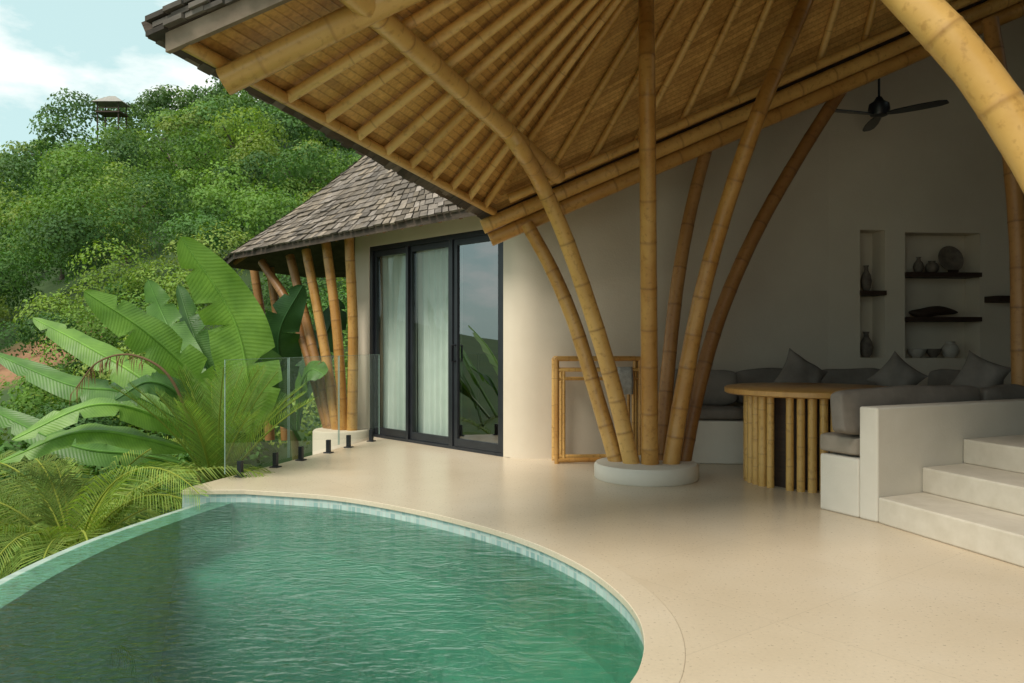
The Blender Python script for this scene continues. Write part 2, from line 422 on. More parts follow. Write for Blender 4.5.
def mat_water():
    m, nt, b = newmat('pool_water')
    nt.nodes.remove(b)
    tc = N(nt, 'ShaderNodeTexCoord')
    mp = N(nt, 'ShaderNodeMapping'); mp.inputs['Rotation'].default_value = (0, 0, math.radians(25)); mp.inputs['Scale'].default_value = (1.0, 1.7, 1)
    nt.links.new(tc.outputs['Object'], mp.inputs[0])
    n1 = N(nt, 'ShaderNodeTexNoise', Scale=3.4, Detail=2.5, Distortion=0.9); nt.links.new(mp.outputs[0], n1.inputs['Vector'])
    n2 = N(nt, 'ShaderNodeTexNoise', Scale=16.0, Detail=4.0, Distortion=0.6); nt.links.new(mp.outputs[0], n2.inputs['Vector'])
    sx = N(nt, 'ShaderNodeSeparateXYZ'); nt.links.new(tc.outputs['Object'], sx.inputs[0])
    mr = N(nt, 'ShaderNodeMapRange'); mr.inputs['From Min'].default_value = 0.5; mr.inputs['From Max'].default_value = -2.2; mr.inputs['To Min'].default_value = 0.16; mr.inputs['To Max'].default_value = 1.15
    nt.links.new(sx.outputs['X'], mr.inputs['Value'])   # breeze ripples strengthen toward the open edge
    mm = N(nt, 'ShaderNodeMath', operation='MULTIPLY'); nt.links.new(n2.outputs['Fac'], mm.inputs[0]); nt.links.new(mr.outputs['Result'], mm.inputs[1])
    ad = N(nt, 'ShaderNodeMath', operation='ADD'); nt.links.new(mm.outputs[0], ad.inputs[0]); nt.links.new(n1.outputs['Fac'], ad.inputs[1])
    bp = N(nt, 'ShaderNodeBump', Strength=0.50, Distance=0.05)
    nt.links.new(ad.outputs[0], bp.inputs['Height'])
    fr = N(nt, 'ShaderNodeFresnel', IOR=1.36); nt.links.new(bp.outputs['Normal'], fr.inputs['Normal'])
    gl = N(nt, 'ShaderNodeBsdfGlossy', Roughness=0.0); nt.links.new(bp.outputs['Normal'], gl.inputs['Normal'])
    tr = N(nt, 'ShaderNodeBsdfRefraction', IOR=1.33, Roughness=0.0); tr.inputs['Color'].default_value = (0.62, 0.91, 0.81, 1)
    nt.links.new(bp.outputs['Normal'], tr.inputs['Normal'])
    tp = N(nt, 'ShaderNodeBsdfTransparent'); tp.inputs['Color'].default_value = (0.62, 0.91, 0.81, 1)
    m2 = N(nt, 'ShaderNodeMixShader'); m2.inputs[0].default_value = 0.7
    nt.links.new(tr.outputs[0], m2.inputs[1]); nt.links.new(tp.outputs[0], m2.inputs[2])
    ms = N(nt, 'ShaderNodeMixShader')
    nt.links.new(fr.outputs[0], ms.inputs[0]); nt.links.new(m2.outputs[0], ms.inputs[1]); nt.links.new(gl.outputs[0], ms.inputs[2])
    nt.links.new(ms.outputs[0], nt.nodes['Material Output'].inputs['Surface'])
    return m
M['water'] = mat_water()

def mat_glass(name, tint, base=0.04, power=5.0):
    m, nt, b = newmat(name); nt.nodes.remove(b)
    lw = N(nt, 'ShaderNodeLayerWeight', Blend=0.5)
    pw = N(nt, 'ShaderNodeMath', operation='POWER'); pw.inputs[1].default_value = power; nt.links.new(lw.outputs['Facing'], pw.inputs[0])
    ad = N(nt, 'ShaderNodeMath', operation='MULTIPLY_ADD'); ad.inputs[1].default_value = 0.9-base; ad.inputs[2].default_value = base
    nt.links.new(pw.outputs[0], ad.inputs[0])
    gl = N(nt, 'ShaderNodeBsdfGlossy', Roughness=0.0)
    tr = N(nt, 'ShaderNodeBsdfTransparent'); tr.inputs['Color'].default_value = (*tint, 1)
    ms = N(nt, 'ShaderNodeMixShader')
    nt.links.new(ad.outputs[0], ms.inputs[0]); nt.links.new(tr.outputs[0], ms.inputs[1]); nt.links.new(gl.outputs[0], ms.inputs[2])
    nt.links.new(ms.outputs[0], nt.nodes['Material Output'].inputs['Surface'])
    return m
M['glass'] = mat_glass('balustrade_glass', (0.93, 0.97, 0.95), 0.06)
M['door_glass'] = mat_glass('door_glass', (0.88, 0.92, 0.90), 0.05)
M['door_glass_dark'] = mat_glass('mirrored_door_glass', (0.40, 0.45, 0.47), 0.32, 4)

SOIL = (-18.6, 30.5)
def mat_ground():
    m, nt, b = newmat('hillside_soil')
    tc = N(nt, 'ShaderNodeTexCoord')
    n1 = N(nt, 'ShaderNodeTexNoise', Scale=0.12, Detail=8.0); nt.links.new(tc.outputs['Object'], n1.inputs['Vector'])
    n2 = N(nt, 'ShaderNodeTexNoise', Scale=0.9, Detail=8.0, Roughness=0.7); nt.links.new(tc.outputs['Object'], n2.inputs['Vector'])
    col = ramp(nt, n1.outputs['Fac'], [(0.35, (0.03, 0.06, 0.015)), (0.75, (0.05, 0.09, 0.02))])
    ds = N(nt, 'ShaderNodeVectorMath', operation='DISTANCE'); ds.inputs[1].default_value = (SOIL[0], SOIL[1], 1.0); nt.links.new(tc.outputs['Object'], ds.inputs[0])
    soil = ramp(nt, n2.outputs['Fac'], [(0.3, (0.14, 0.065, 0.032)), (0.7, (0.37, 0.20, 0.105))])
    dv = N(nt, 'ShaderNodeMath', operation='DIVIDE'); dv.inputs[1].default_value = 10.0; nt.links.new(ds.outputs['Value'], dv.inputs[0])
    col = mixc(nt, ramp(nt, dv.outputs[0], [(0.22, (1, 1, 1)), (0.40, (0, 0, 0))]), col, soil)
    nt.links.new(col, b.inputs['Base Color'])
    b.inputs['Roughness'].default_value = 1.0
    return m
M['ground'] = mat_ground()
M['bark'] = noisy('bark', (0.08, 0.06, 0.045), (0.16, 0.13, 0.10), 8, 0.9, 0.4, 30)
M['stalk'] = noisy('banana_stalk', (0.10, 0.12, 0.03), (0.20, 0.17, 0.06), 5, 0.6)

# ------------------------------------------------------------------ world, sun, camera
w = bpy.data.worlds.new('World'); SC.world = w; w.use_nodes = True
nt = w.node_tree; bg = nt.nodes['Background']
SUN_EL, SUN_AZ = math.radians(54), math.radians(225)
sky = N(nt, 'ShaderNodeTexSky'); sky.sky_type = 'NISHITA'; sky.sun_disc = False
sky.sun_elevation = SUN_EL; sky.sun_rotation = SUN_AZ; sky.air_density = 1.0; sky.dust_density = 1.5; sky.ozone_density = 1.2
tc = N(nt, 'ShaderNodeTexCoord')
mp = N(nt, 'ShaderNodeMapping'); mp.inputs['Scale'].default_value = (1.0, 1.0, 2.4)
nt.links.new(tc.outputs['Generated'], mp.inputs[0])
cn = N(nt, 'ShaderNodeTexNoise', Scale=3.4, Detail=9.0, Roughness=0.58); nt.links.new(mp.outputs[0], cn.inputs['Vector'])
cf = ramp(nt, cn.outputs['Fac'], [(0.46, (0, 0, 0)), (0.60, (1, 1, 1))])
hz = mixc(nt, 0.78, sky.outputs['Color'], (4.9, 6.8, 6.5))
colr = mixc(nt, cf, hz, (8.2, 8.2, 7.9))
nt.links.new(colr, bg.inputs['Color']); bg.inputs['Strength'].default_value = 0.145

sd = V3((math.sin(SUN_AZ)*math.cos(SUN_EL), math.cos(SUN_AZ)*math.cos(SUN_EL), math.sin(SUN_EL)))
sl = bpy.data.lights.new('sun', 'SUN'); sl.energy = 3.4; sl.angle = math.radians(22); sl.color = (1.0, 0.93, 0.82)
so = bpy.data.objects.new('sun', sl); C.objects.link(so)
so.rotation_euler = (-sd).to_track_quat('-Z', 'Y').to_euler(); so.location = sd*30

cam = bpy.data.cameras.new('camera'); co = bpy.data.objects.new('camera', cam); C.objects.link(co)
cam.sensor_width = 36; cam.lens = 36*F/1024; cam.clip_end = 1000; cam.clip_start = 0.05
co.location = (0, 0, H); co.rotation_euler = (math.radians(90), 0, 0)
SC.camera = co
SC.view_settings.view_transform = 'Standard'; SC.view_settings.look = 'None'; SC.view_settings.exposure = 0

# ------------------------------------------------------------------ terrain and forest
def ridge_e(a):
    xs = [-1.5, -0.9, -0.64, -0.565, -0.49, -0.40, -0.33, -0.2, 0.0, 0.5, 1.5]
    ys = [0.13, 0.14, 0.170, 0.205, 0.242, 0.285, 0.30, 0.29, 0.26, 0.2, 0.15]
    return np.interp(a, xs, ys)
def hill(x, y):
    x = np.asarray(x, float); y = np.asarray(y, float)
    a = x/np.maximum(y, 8.0)
    top = ridge_e(a)*112+1.2
    t = np.clip((y-16)/96, 0, 1)
    z = -2.6+(top+2.6)*t**1.15
    z = z-np.clip(y-112, 0, None)*0.35
    z = z+0.9*np.sin(x*0.16+y*0.11)*np.clip((y-16)/20, 0, 1)
    near = np.clip((6-y)/10, 0, 1)
    return z-near*1.5
mb = MB()
xs = np.concatenate([np.linspace(-400, -130, 10), np.linspace(-120, 60, 91), np.linspace(70, 400, 12)])
ys = np.concatenate([np.linspace(-120, 0, 8), np.linspace(4, 125, 70), np.linspace(135, 500, 10)])
gx, gy = np.meshgrid(xs, ys)
gz = np.maximum(hill(gx, gy), -14)
nx, ny = len(xs), len(ys)
mb.add(list(zip(gx.ravel(), gy.ravel(), gz.ravel())), [(j*nx+i, j*nx+i+1, (j+1)*nx+i+1, (j+1)*nx+i) for j in range(ny-1) for i in range(nx-1)])
tag(mb.build('hillside', M['ground'], smooth=True, auto=180), kind='structure')

def leaves(cen, nor, L, W, col):
    n = len(cen)
    base = nor/(np.linalg.norm(nor, axis=1, keepdims=True)+1e-9)
    nor = base+rng.normal(0, 0.38, (n, 3)); nor /= np.linalg.norm(nor, axis=1, keepdims=True)+1e-9
    r = rng.normal(0, 1, (n, 3))
    a = np.cross(nor, r); a /= np.linalg.norm(a, axis=1, keepdims=True)+1e-9
    b = np.cross(nor, a)
    L = np.broadcast_to(L, (n,))[:, None]; W = np.broadcast_to(W, (n,))[:, None]
    fold = nor*L*0.08
    q = np.stack([cen-a*L*0.5, cen-b*W*0.5+fold, cen+a*L*0.5, cen+b*W*0.5+fold], 1)
    sn = base*0.6+nor*0.4; sn /= np.linalg.norm(sn, axis=1, keepdims=True)+1e-9
    return q, col, sn
def crown(c, r, n, L, base, blobs=8, low=-0.35, bs=(0.34, 0.56)):
    c = np.array(c); r = np.array(r)
    d = rng.normal(0, 1, (blobs, 3)); d /= np.linalg.norm(d, axis=1, keepdims=True)
    if low > -0.9: d[:, 2] = np.abs(d[:, 2])*0.9-0.25
    bc = c+d*r*rng.uniform(0.42, 0.68, (blobs, 1)); br = r*rng.uniform(bs[0], bs[1], (blobs, 1))
    bf = rng.uniform(0.78, 1.24, blobs)
    k = rng.integers(0, blobs, n)
    u = rng.normal(0, 1, (n, 3)); u /= np.linalg.norm(u, axis=1, keepdims=True)
    u[:, 2] = np.where(u[:, 2] < low, -u[:, 2], u[:, 2])
    pos = bc[k]+u*br[k]*rng.uniform(0.8, 1.06, (n, 1))
    col = np.array(base)[None]*bf[k][:, None]*rng.uniform(0.84, 1.18, (n, 1))
    col[:, 0] *= rng.uniform(0.92, 1.12, n)
    s = rng.uniform(0.7, 1.3, n)
    return leaves(pos, u+np.array([0, 0, 0.15]), L*s, L*s*0.6, col)

GREENS = [(0.115, 0.215, 0.035), (0.068, 0.15, 0.032), (0.175, 0.270, 0.043), (0.048, 0.108, 0.027), (0.135, 0.238, 0.038), (0.205, 0.280, 0.056), (0.085, 0.185, 0.042), (0.054, 0.122, 0.03)]
def cat3(l): return [np.concatenate([q[i] for q in l]) for i in range(3)]
Qs = []
hut_p = P(112, 106, 100.0)
y = 17.0
while y < 124:
    step = 2.4+0.029*y
    a0, a1 = (-0.92, 0.02)
    x = a0*y
    while x < a1*y:
        xx = x+rng.uniform(-0.45, 0.45)*step; yy = y+rng.uniform(-0.45, 0.45)*step
        rr = rng.uniform(0.8, 1.4)*(1.45+0.017*yy)
        if rng.random() < 0.18: rr *= 1.4
        zz = float(hill(xx, yy))
        Lf = min(0.48, max(0.10, 0.0045*yy))
        pxr = rr/yy*F
        n = int(np.clip(2.1*math.pi*pxr*pxr/10.0, 80, 2600))
        g = GREENS[rng.integers(0, len(GREENS))]
        hc = zz+rr*rng.uniform(0.5, 1.0)
        x += step
        if abs(xx/yy-hut_p.x/100.0) < 0.020+rr/yy and 55 < yy < 103 and (hc+rr-H)/yy > 0.284: continue
        if (xx-SOIL[0])**2+(yy-SOIL[1])**2 < 3.0**2: continue
        if xx/yy < -0.585 and 19 < yy < 29: continue
        if not (-0.05 > xx/yy > -0.72): n = n//3; Lf *= 1.6
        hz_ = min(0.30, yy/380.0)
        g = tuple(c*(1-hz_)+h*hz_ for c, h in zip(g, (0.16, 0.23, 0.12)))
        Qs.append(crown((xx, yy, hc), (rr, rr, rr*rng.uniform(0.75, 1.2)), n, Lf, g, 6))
    y += step*0.84
q, cc, sn = cat3(Qs)
tag(npmesh('hill_forest', q, cc, M['leaf'], None, sn), 'dense green tropical forest covering the hillside behind the villa', 'forest', kind='stuff')

Qs = []
for i in range(440):
    yy = rng.uniform(5.5, 23); xx = rng.uniform(-0.95, -0.27)*yy-1.0
    if xx > -4.6 and yy < 8: continue
    if xx > -3.6 and yy < 11: continue
    if xx/yy < -0.585 and yy > 18: continue
    zz = float(hill(xx, yy)); rr = rng.uniform(0.35, 0.9)*(1+0.02*yy)
    g = GREENS[rng.integers(0, len(GREENS))]
    Qs.append(crown((xx, yy, zz+rr*0.6), (rr, rr, rr*1.3), int(200+rr*260), 0.09+0.004*yy, g, 6))
q, cc, sn = cat3(Qs)
tag(npmesh('undergrowth', q, cc, M['leaf'], None, sn), 'leafy undergrowth on the slope below the pool edge', 'undergrowth', kind='stuff')

def tree(px, Y, h, r, base, label, name='forest_tree'):
    x = (px-512)/F*Y; z = float(hill(x, Y))
    t = thing(name, label, 'tree', (x, Y, z), 'trees standing out of the hillside forest')
    m = MB()
    lean = rng.uniform(-0.5, 0.5)
    m.tube(cr([(x, Y, z-0.3), (x+lean*0.4, Y, z+h*0.45), (x+lean, Y, z+h*0.95)], 5), [r*0.05*(1-0.07*i) for i in range(11)], 8)
    for k in range(5):
        a = k*1.3+rng.uniform(0, 1); q = z+h*rng.uniform(0.6, 0.8)
        m.tube([(x+lean*0.5, Y, q), (x+lean*0.5+math.cos(a)*r*0.3, Y+math.sin(a)*r*0.3, q+r*0.25), (x+lean+math.cos(a)*r*0.55, Y+math.sin(a)*r*0.55, q+r*0.45)], [r*0.03, r*0.02, r*0.01], 6)
    m.build('trunk', M['bark'], t, smooth=True)
    pxr = r/Y*F
    n = int(np.clip(3.2*math.pi*pxr*pxr/10, 400, 9000))
    q, cc, sn = crown((x+lean, Y, z+h), (r, r, r*0.85), n, max(0.11, 0.0045*Y), base, 15, -1.0, (0.30, 0.48))
    npmesh('crown', q, cc, M['leaf'], t, sn)
for a in [(62, 44, 3.0, 2.8, (0.07, 0.15, 0.034), 'rounded dark tree at the far left of the hillside above the banana leaves'),
          (125, 42, 3.0, 2.8, (0.185, 0.275, 0.065), 'pale green rounded tree above the tallest banana leaf on the left'),
          (180, 52, 3.6, 3.2, (0.11, 0.205, 0.038), 'broad mid green tree halfway up the hillside'),
          (238, 62, 4.0, 3.6, (0.18, 0.27, 0.042), 'bright yellow green tree above the shingled pavilion roof'),
          (300, 48, 3.2, 2.8, (0.065, 0.138, 0.031), 'dark tree just above the slope of the shingled pavilion roof'),
          (75, 72, 3.0, 2.8, (0.175, 0.255, 0.048), 'light green tree below the small hut on the ridge'),
          (165, 106, 4.0, 3.2, (0.07, 0.142, 0.044), 'round dark tree on the skyline right of the hut'),
          (40, 106, 4.0, 3.0, (0.07, 0.142, 0.044), 'dark tree on the skyline near the left edge of the view')]:
    tree(*a)

hx, hy = hut_p.x, 100.0; zr = hut_p.z; hz0 = float(hill(hx, hy))
t = thing('hillside_hut', 'tiny open hut with pale pointed roof among trees on the ridge', 'hut', (hx, hy, hz0))
m = MB()
m.add([(hx-1.9, hy-1.4, zr+0.2), (hx+1.9, hy-1.4, zr+0.2), (hx+1.9, hy+1.4, zr+0.2), (hx-1.9, hy+1.4, zr+0.2), (hx-0.4, hy, zr+1.25), (hx+0.4, hy, zr+1.25)], [(0, 1, 5, 4), (1, 2, 5), (2, 3, 4, 5), (3, 0, 4), (3, 2, 1, 0)])
m.build('roof', noisy('hut_roof', (0.27, 0.25, 0.225), (0.38, 0.355, 0.32), 3, 0.9), t)
for sx in (-1, 1):
    for sy in (-1, 1):
        m = MB(); zb = min(hz0, zr-2); m.box((hx+sx*1.3, hy+sy*1.0, (zb+zr+0.2)/2), (0.12, 0.12, zr+0.2-zb)); m.build('post', M['dark_wood'], t)
m = MB(); m.box((hx, hy, zr-1.0), (3.0, 2.4, 0.18)); m.build('deck', M['dark_wood'], t)
m = MB(); m.box((hx, hy-1.05, zr-0.5), (2.7, 0.07, 0.09)); m.build('railing', M['dark_wood'], t)

# ------------------------------------------------------------------ terrace, pool
WZ = -0.10
inner = [(-2.66, 6.44), (-2.42, 6.455), (-2.16, 6.46), (-1.41, 6.21), (-0.81, 5.80), (-0.278, 5.29), (0.108, 4.79), (0.365, 4.295), (0.497, 3.863), (0.545, 3.51), (0.53, 3.216), (0.475, 2.967), (0.40, 2.78), (0.2, 2.35), (-0.15, 1.9), (-0.6, 1.5), (-1.2, 1.2), (-1.9, 1.08), (-2.45, 1.05)]
ic = inner[:2]+[(p.x, p.y) for p in cr([(a, b, 0) for a, b in inner[2:]], 6)]
def offset(pl, d):
    out = []
    for i in range(len(pl)):
        a = V3((*pl[max(0, i-1)], 0)); b = V3((*pl[min(len(pl)-1, i+1)], 0))
        t = (b-a).normalized()
        out.append((pl[i][0]-t.y*d, pl[i][1]+t.x*d))
    return out
oc = offset(ic, 0.16)
oc[0] = (-2.66, 6.60)
tback = offset(ic, 0.015)
floor_poly = oc+[(-2.75, 0.86), (-3.0, -4.0), (10, -4.0), (10, 11.0), (-0.5, 11.0), (-1.75, 10.5), (-1.72, 9.85), (-2.15, 8.3), (-2.54, 7.0)]
m = MB(); m.prism(floor_poly, -0.45, 0.0)
tag(m.build('terrace_floor', M['floor']), kind='structure')
m = MB(); m.prism(ic+oc[::-1], -0.035, 0.002)
tag(m.build('pool_coping', M['coping'], bevel=0.004), kind='structure')
edge_in = [(p.x, p.y) for p in cr([(-2.26, 6.47, 0), (-2.40, 5.93, 0), (-2.53, 5.2, 0), (-2.55, 4.5, 0), (-2.49, 3.8, 0), (-2.42, 2.8, 0), (-2.38, 1.0, 0)], 6)]
edge_out = [(p.x, p.y) for p in cr([(-2.52, 6.47, 0), (-2.66, 5.9, 0), (-2.79, 5.2, 0), (-2.81, 4.5, 0), (-2.75, 3.8, 0), (-2.68, 2.8, 0), (-2.64, 1.0, 0)], 6)]
m = MB(); m.prism(edge_in+edge_out[::-1], -2.2, WZ-0.004)
tag(m.build('infinity_edge', M['tile_edge']), kind='structure')
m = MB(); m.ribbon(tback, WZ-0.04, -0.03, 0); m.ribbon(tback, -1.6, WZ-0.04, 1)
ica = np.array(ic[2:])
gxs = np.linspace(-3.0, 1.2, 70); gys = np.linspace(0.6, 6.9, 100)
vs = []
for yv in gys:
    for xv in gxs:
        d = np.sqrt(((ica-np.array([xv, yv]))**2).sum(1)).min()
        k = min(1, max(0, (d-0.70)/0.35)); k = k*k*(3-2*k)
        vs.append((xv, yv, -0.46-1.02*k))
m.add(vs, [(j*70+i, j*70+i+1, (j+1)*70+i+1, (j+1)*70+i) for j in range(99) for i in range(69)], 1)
tag(m.build('pool_basin', [M['tile_band'], M['tile_depth_shade']], smooth=True, auto=60), kind='structure')
wp = [(p[0], p[1]) for p in tback[2:]]+[(p[0]+0.06, p[1]) for p in edge_out[::-1]]
m = MB(); m.add([(p[0], p[1], WZ) for p in wp], [tuple(range(len(wp)))[::-1]])
tag(m.build('pool_water', M['water']), kind='structure')

# ------------------------------------------------------------------ villa walls
D0 = V3((-0.09, 8.31, 0)); U = V3((-0.684, 0.73, 0)).normalized(); Nn = V3((-0.73, -0.684, 0)).normalized()
def LW(t, d, z): return D0+U*t+Nn*d+V3((0, 0, z))
DW, DH = 2.52, 2.40
def beam_z(x): return np.interp(x, [-0.2, 3.825, 5.5, 9], [2.40, 4.14, 4.87, 5.0])
wall = thing('villa_wall', 'smooth beige stucco wall running behind the bamboo columns with recessed niches', 'wall', (1.0, 8.3, 0))
m = MB()
def wall_seg(m, P0, P1, z0, z1, holes, mi=0):
    P0 = V3((*P0, 0)); P1 = V3((*P1, 0)); Lg = (P1-P0).length; u = (P1-P0)/Lg
    nb = V3((-u.y, u.x, 0))
    ts = sorted({0, Lg}|{h[0] for h in holes}|{h[1] for h in holes}); zs = sorted({z0, z1}|{h[2] for h in holes}|{h[3] for h in holes})
    for i in range(len(ts)-1):
        for j in range(len(zs)-1):
            tm = (ts[i]+ts[i+1])/2; zm = (zs[j]+zs[j+1])/2
            if any(h[0] < tm < h[1] and h[2] < zm < h[3] for h in holes): continue
            vs = [P0+u*ts[i]+V3((0, 0, zs[j])), P0+u*ts[i+1]+V3((0, 0, zs[j])), P0+u*ts[i+1]+V3((0, 0, zs[j+1])), P0+u*ts[i]+V3((0, 0, zs[j+1]))]
            m.add(vs, [(0, 1, 2, 3)], mi)
    for h in holes:
        a = P0+u*h[0]; b = P0+u*h[1]; d = nb*h[4]
        q = [a+V3((0, 0, h[2])), b+V3((0, 0, h[2])), b+V3((0, 0, h[3])), a+V3((0, 0, h[3]))]
        r = [x+d for x in q]
        fs = [(0, 1, 5, 4), (1, 2, 6, 5), (2, 3, 7, 6), (3, 0, 4, 7)]
        if h[5]: fs.append((4, 5, 6, 7))
        m.add(q+r, fs, mi)
Lend = LW(2.85, 0, 0)
wall_seg(m, (Lend.x, Lend.y), (D0.x, D0.y), 0, 2.72, [(2.85-DW, 2.849, 0.0, DH, 0.22, False)])
cv = [(-0.09, 8.31), (0.02, 8.215), (0.18, 8.17), (0.45, 8.19), (1.3, 8.3), (2.2, 8.52), (2.9, 8.74), (3.5, 8.85)]
cw = [(p.x, p.y) for p in cr([(a, b, 0) for a, b in cv], 5)]
m.ribbon(cw, 0, [float(beam_z(p[0]))+0.06 for p in cw])
NI = [(0.366, 0.657, 1.02, 2.44, 0.26, True), (0.892, 1.781, 1.015, 2.42, 0.26, True)]
wall_seg(m, (3.5, 8.85), (6.2, 9.1), 0, 4.0, NI)
m.ribbon([(3.5, 8.85), (6.2, 9.1)], 4.0, 5.2)
bk = LW(2.9, -3.0, 0)
m.ribbon([(bk.x, bk.y), (Lend.x, Lend.y)], 0, 2.72)
m.build('wall_face', M['stucco'], wall, smooth=True, auto=35)
m = MB()
m.ribbon([(6.2, 9.1), (7.4, 8.8), (8.2, 7.8), (8.4, 6.5), (8.4, -1.4), (2.2, -1.4)], 0, 5.4)  # unseen walls, extended and given dark boards to cut light in the lounge
m.build('unseen_dark_wall', M['fascia'], wall)
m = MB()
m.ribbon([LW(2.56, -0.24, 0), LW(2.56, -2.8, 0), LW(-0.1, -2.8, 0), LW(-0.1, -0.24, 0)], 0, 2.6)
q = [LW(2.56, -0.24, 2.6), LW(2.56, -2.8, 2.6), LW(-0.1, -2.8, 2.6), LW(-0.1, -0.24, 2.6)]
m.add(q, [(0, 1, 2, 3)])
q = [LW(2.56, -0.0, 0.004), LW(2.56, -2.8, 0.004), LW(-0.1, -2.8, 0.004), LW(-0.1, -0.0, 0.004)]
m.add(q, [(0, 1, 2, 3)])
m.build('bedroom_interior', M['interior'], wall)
Nu = V3((2.7, 0.25, 0)).normalized(); Nb = V3((-Nu.y, Nu.x, 0)); N0 = V3((3.5, 8.85, 0))
def NP(t, d, z): return N0+Nu*t+Nb*d+V3((0, 0, z))
for (t0, t1, z) in ((0.366, 0.657, 1.74), (0.892, 1.781, 1.95), (0.892, 1.781, 1.45)):
    m = MB(); m.obox(NP(t0-0.004, -0.03, z-0.025), Nu*(t1-t0+0.008), Nb*0.28, V3((0, 0, 0.05))); m.build('niche_shelf', M['dark_wood'], wall)
m = MB(); m.obox(NP(1.83, -0.24, 1.635), Nu*0.55, Nb*0.24, V3((0, 0, 0.07)))
tag(m.build('wall_shelf', M['dark_wood'], bevel=0.005), 'short dark floating shelf on the wall right of the niches', 'shelf')

def orn(name, label, cat, t, z, prof, mat, d=0.11, seg=20):
    m = MB(); m.lathe(NP(t, d, z), prof, seg); return tag(m.build(name, mat, smooth=True), label, cat)
def plate(label, t, z, r, mat):
    p = NP(t, 0.16, z)
    th = thing('plate', label, 'plate', p)
    m = MB(); n = 28
    vs = []
    for (rr, dd) in ((0.001, 0.0), (r*0.55, 0.0), (r*0.7, -0.015), (r, -0.03), (r, -0.02), (r*0.6, 0.015), (0.001, 0.015)):
        for k in range(n):
            a = 2*math.pi*k/n
            zc = r+0.02+math.sin(a)*rr
            vs.append(p+Nu*(math.cos(a)*rr)+V3((0, 0, zc))+Nb*(dd+0.25*(zc-r)))
    m.add(vs, [(i*n+k, i*n+(k+1) % n, (i+1)*n+(k+1) % n, (i+1)*n+k) for i in range(6) for k in range(n)])
    m.build('dish', mat, th, smooth=True)
    m = MB(); m.obox(p+Nu*-0.06+Nb*-0.06, Nu*0.12, Nb*0.12, V3((0, 0, 0.015))); m.obox(p+Nu*-0.06+Nb*-0.07+V3((0, 0, 0.015)), Nu*0.12, Nb*0.02, V3((0, 0, 0.025)))
    m.build('stand', M['dark_wood'], th)
vase = [(0.035, 0), (0.06, 0.03), (0.075, 0.09), (0.06, 0.15), (0.03, 0.19), (0.025, 0.22), (0.036, 0.24)]
bowl = [(0.04, 0), (0.05, 0.015), (0.09, 0.05), (0.105, 0.10), (0.095, 0.10), (0.08, 0.055), (0.02, 0.03)]
jug = [(0.05, 0), (0.085, 0.05), (0.095, 0.12), (0.07, 0.18), (0.045, 0.2), (0.05, 0.23)]
plate('round brown plate on a stand on the top shelf of the wide niche', 1.53, 1.975, 0.15, M['ceramic'])
orn('vase', 'small clay vase on the top shelf of the wide niche, left of the plate', 'vase', 1.12, 1.975, [(r*0.8, z*0.75) for r, z in vase], M['ceramic'])
orn('urn', 'round clay urn beside the plate on the top shelf of the wide niche', 'urn', 1.28, 1.975, [(r*0.8, z*0.6) for r, z in jug], M['ceramic'])
m = MB(); m.tube(cr([NP(1.0, 0.1, 1.53), NP(1.15, 0.1, 1.52), NP(1.35, 0.1, 1.55), NP(1.58, 0.1, 1.53)], 5), [0.01+0.05*math.sin(math.pi*i/15)**0.7 for i in range(16)], 10)
tag(m.build('driftwood', M['dark_wood'], smooth=True), 'long dark driftwood piece lying on the middle shelf of the wide niche', 'driftwood')
orn('bowl', 'pale bowl at the bottom of the wide niche on the left', 'bowl', 1.10, 1.017, bowl, M['ceramic_pale'])
orn('jug', 'pale round jug at the bottom of the wide niche on the right', 'jug', 1.50, 1.017, [(r, z*0.8) for r, z in jug], M['ceramic_pale'])
orn('bowl', 'dark small bowl between the pale bowl and the jug in the wide niche', 'bowl', 1.30, 1.017, [(r*0.8, z) for r, z in bowl], M['ceramic'])
orn('vase', 'slim dark vase on the upper shelf of the narrow niche', 'vase', 0.50, 1.767, [(r*0.8, z*1.2) for r, z in vase], M['ceramic'])
orn('vase', 'dark bellied vase standing at the bottom of the narrow niche', 'vase', 0.50, 1.022, [(r, z*1.2) for r, z in vase], M['ceramic'])

# ------------------------------------------------------------------ sliding door
door = thing('sliding_door', 'black framed three panel glass sliding door beside the terrace', 'door', LW(1.25, 0, 0))
fr = MB()
for (a, b, c, d) in ((0.002, 0.045, 0.0, DH-0.002), (DW-0.06, DW-0.002, 0.0, DH-0.002), (0.045, DW-0.06, DH-0.06, DH-0.002), (0.045, DW-0.06, 0.0, 0.03), (0.855, 0.925, 0.03, DH-0.06), (1.70, 1.745, 0.03, DH-0.06)):
    fr.obox(LW(a, -0.13, c), U*(b-a), Nn*0.12, V3((0, 0, d-c)))
fr.build('frame', M['black_metal'], door)
def panel(t0, t1, dd, glass, st=0.05):
    f = MB(); z0, z1 = 0.03, DH-0.06
    for (a, b, c, d) in ((t0, t0+st, z0, z1), (t1-st, t1, z0, z1), (t0+st, t1-st, z0, z0+0.09), (t0+st, t1-st, z1-0.07, z1)):
        f.obox(LW(a, dd-0.02, c), U*(b-a), Nn*0.04, V3((0, 0, d-c)))
    o = f.build('panel', M['black_metal'], door, bevel=0.003)
    g = MB(); g.add([LW(t0+st, dd, z0+0.09), LW(t1-st, dd, z0+0.09), LW(t1-st, dd, z1-0.07), LW(t0+st, dd, z1-0.07)], [(3, 2, 1, 0)])
    g.build('glass_pane', glass, o); return o
pr = panel(0.047, 0.853, -0.045, M['door_glass_dark'], 0.065)
panel(0.927, 1.698, -0.06, M['door_glass'], 0.04)
panel(1.747, DW-0.062, -0.06, M['door_glass'], 0.04)
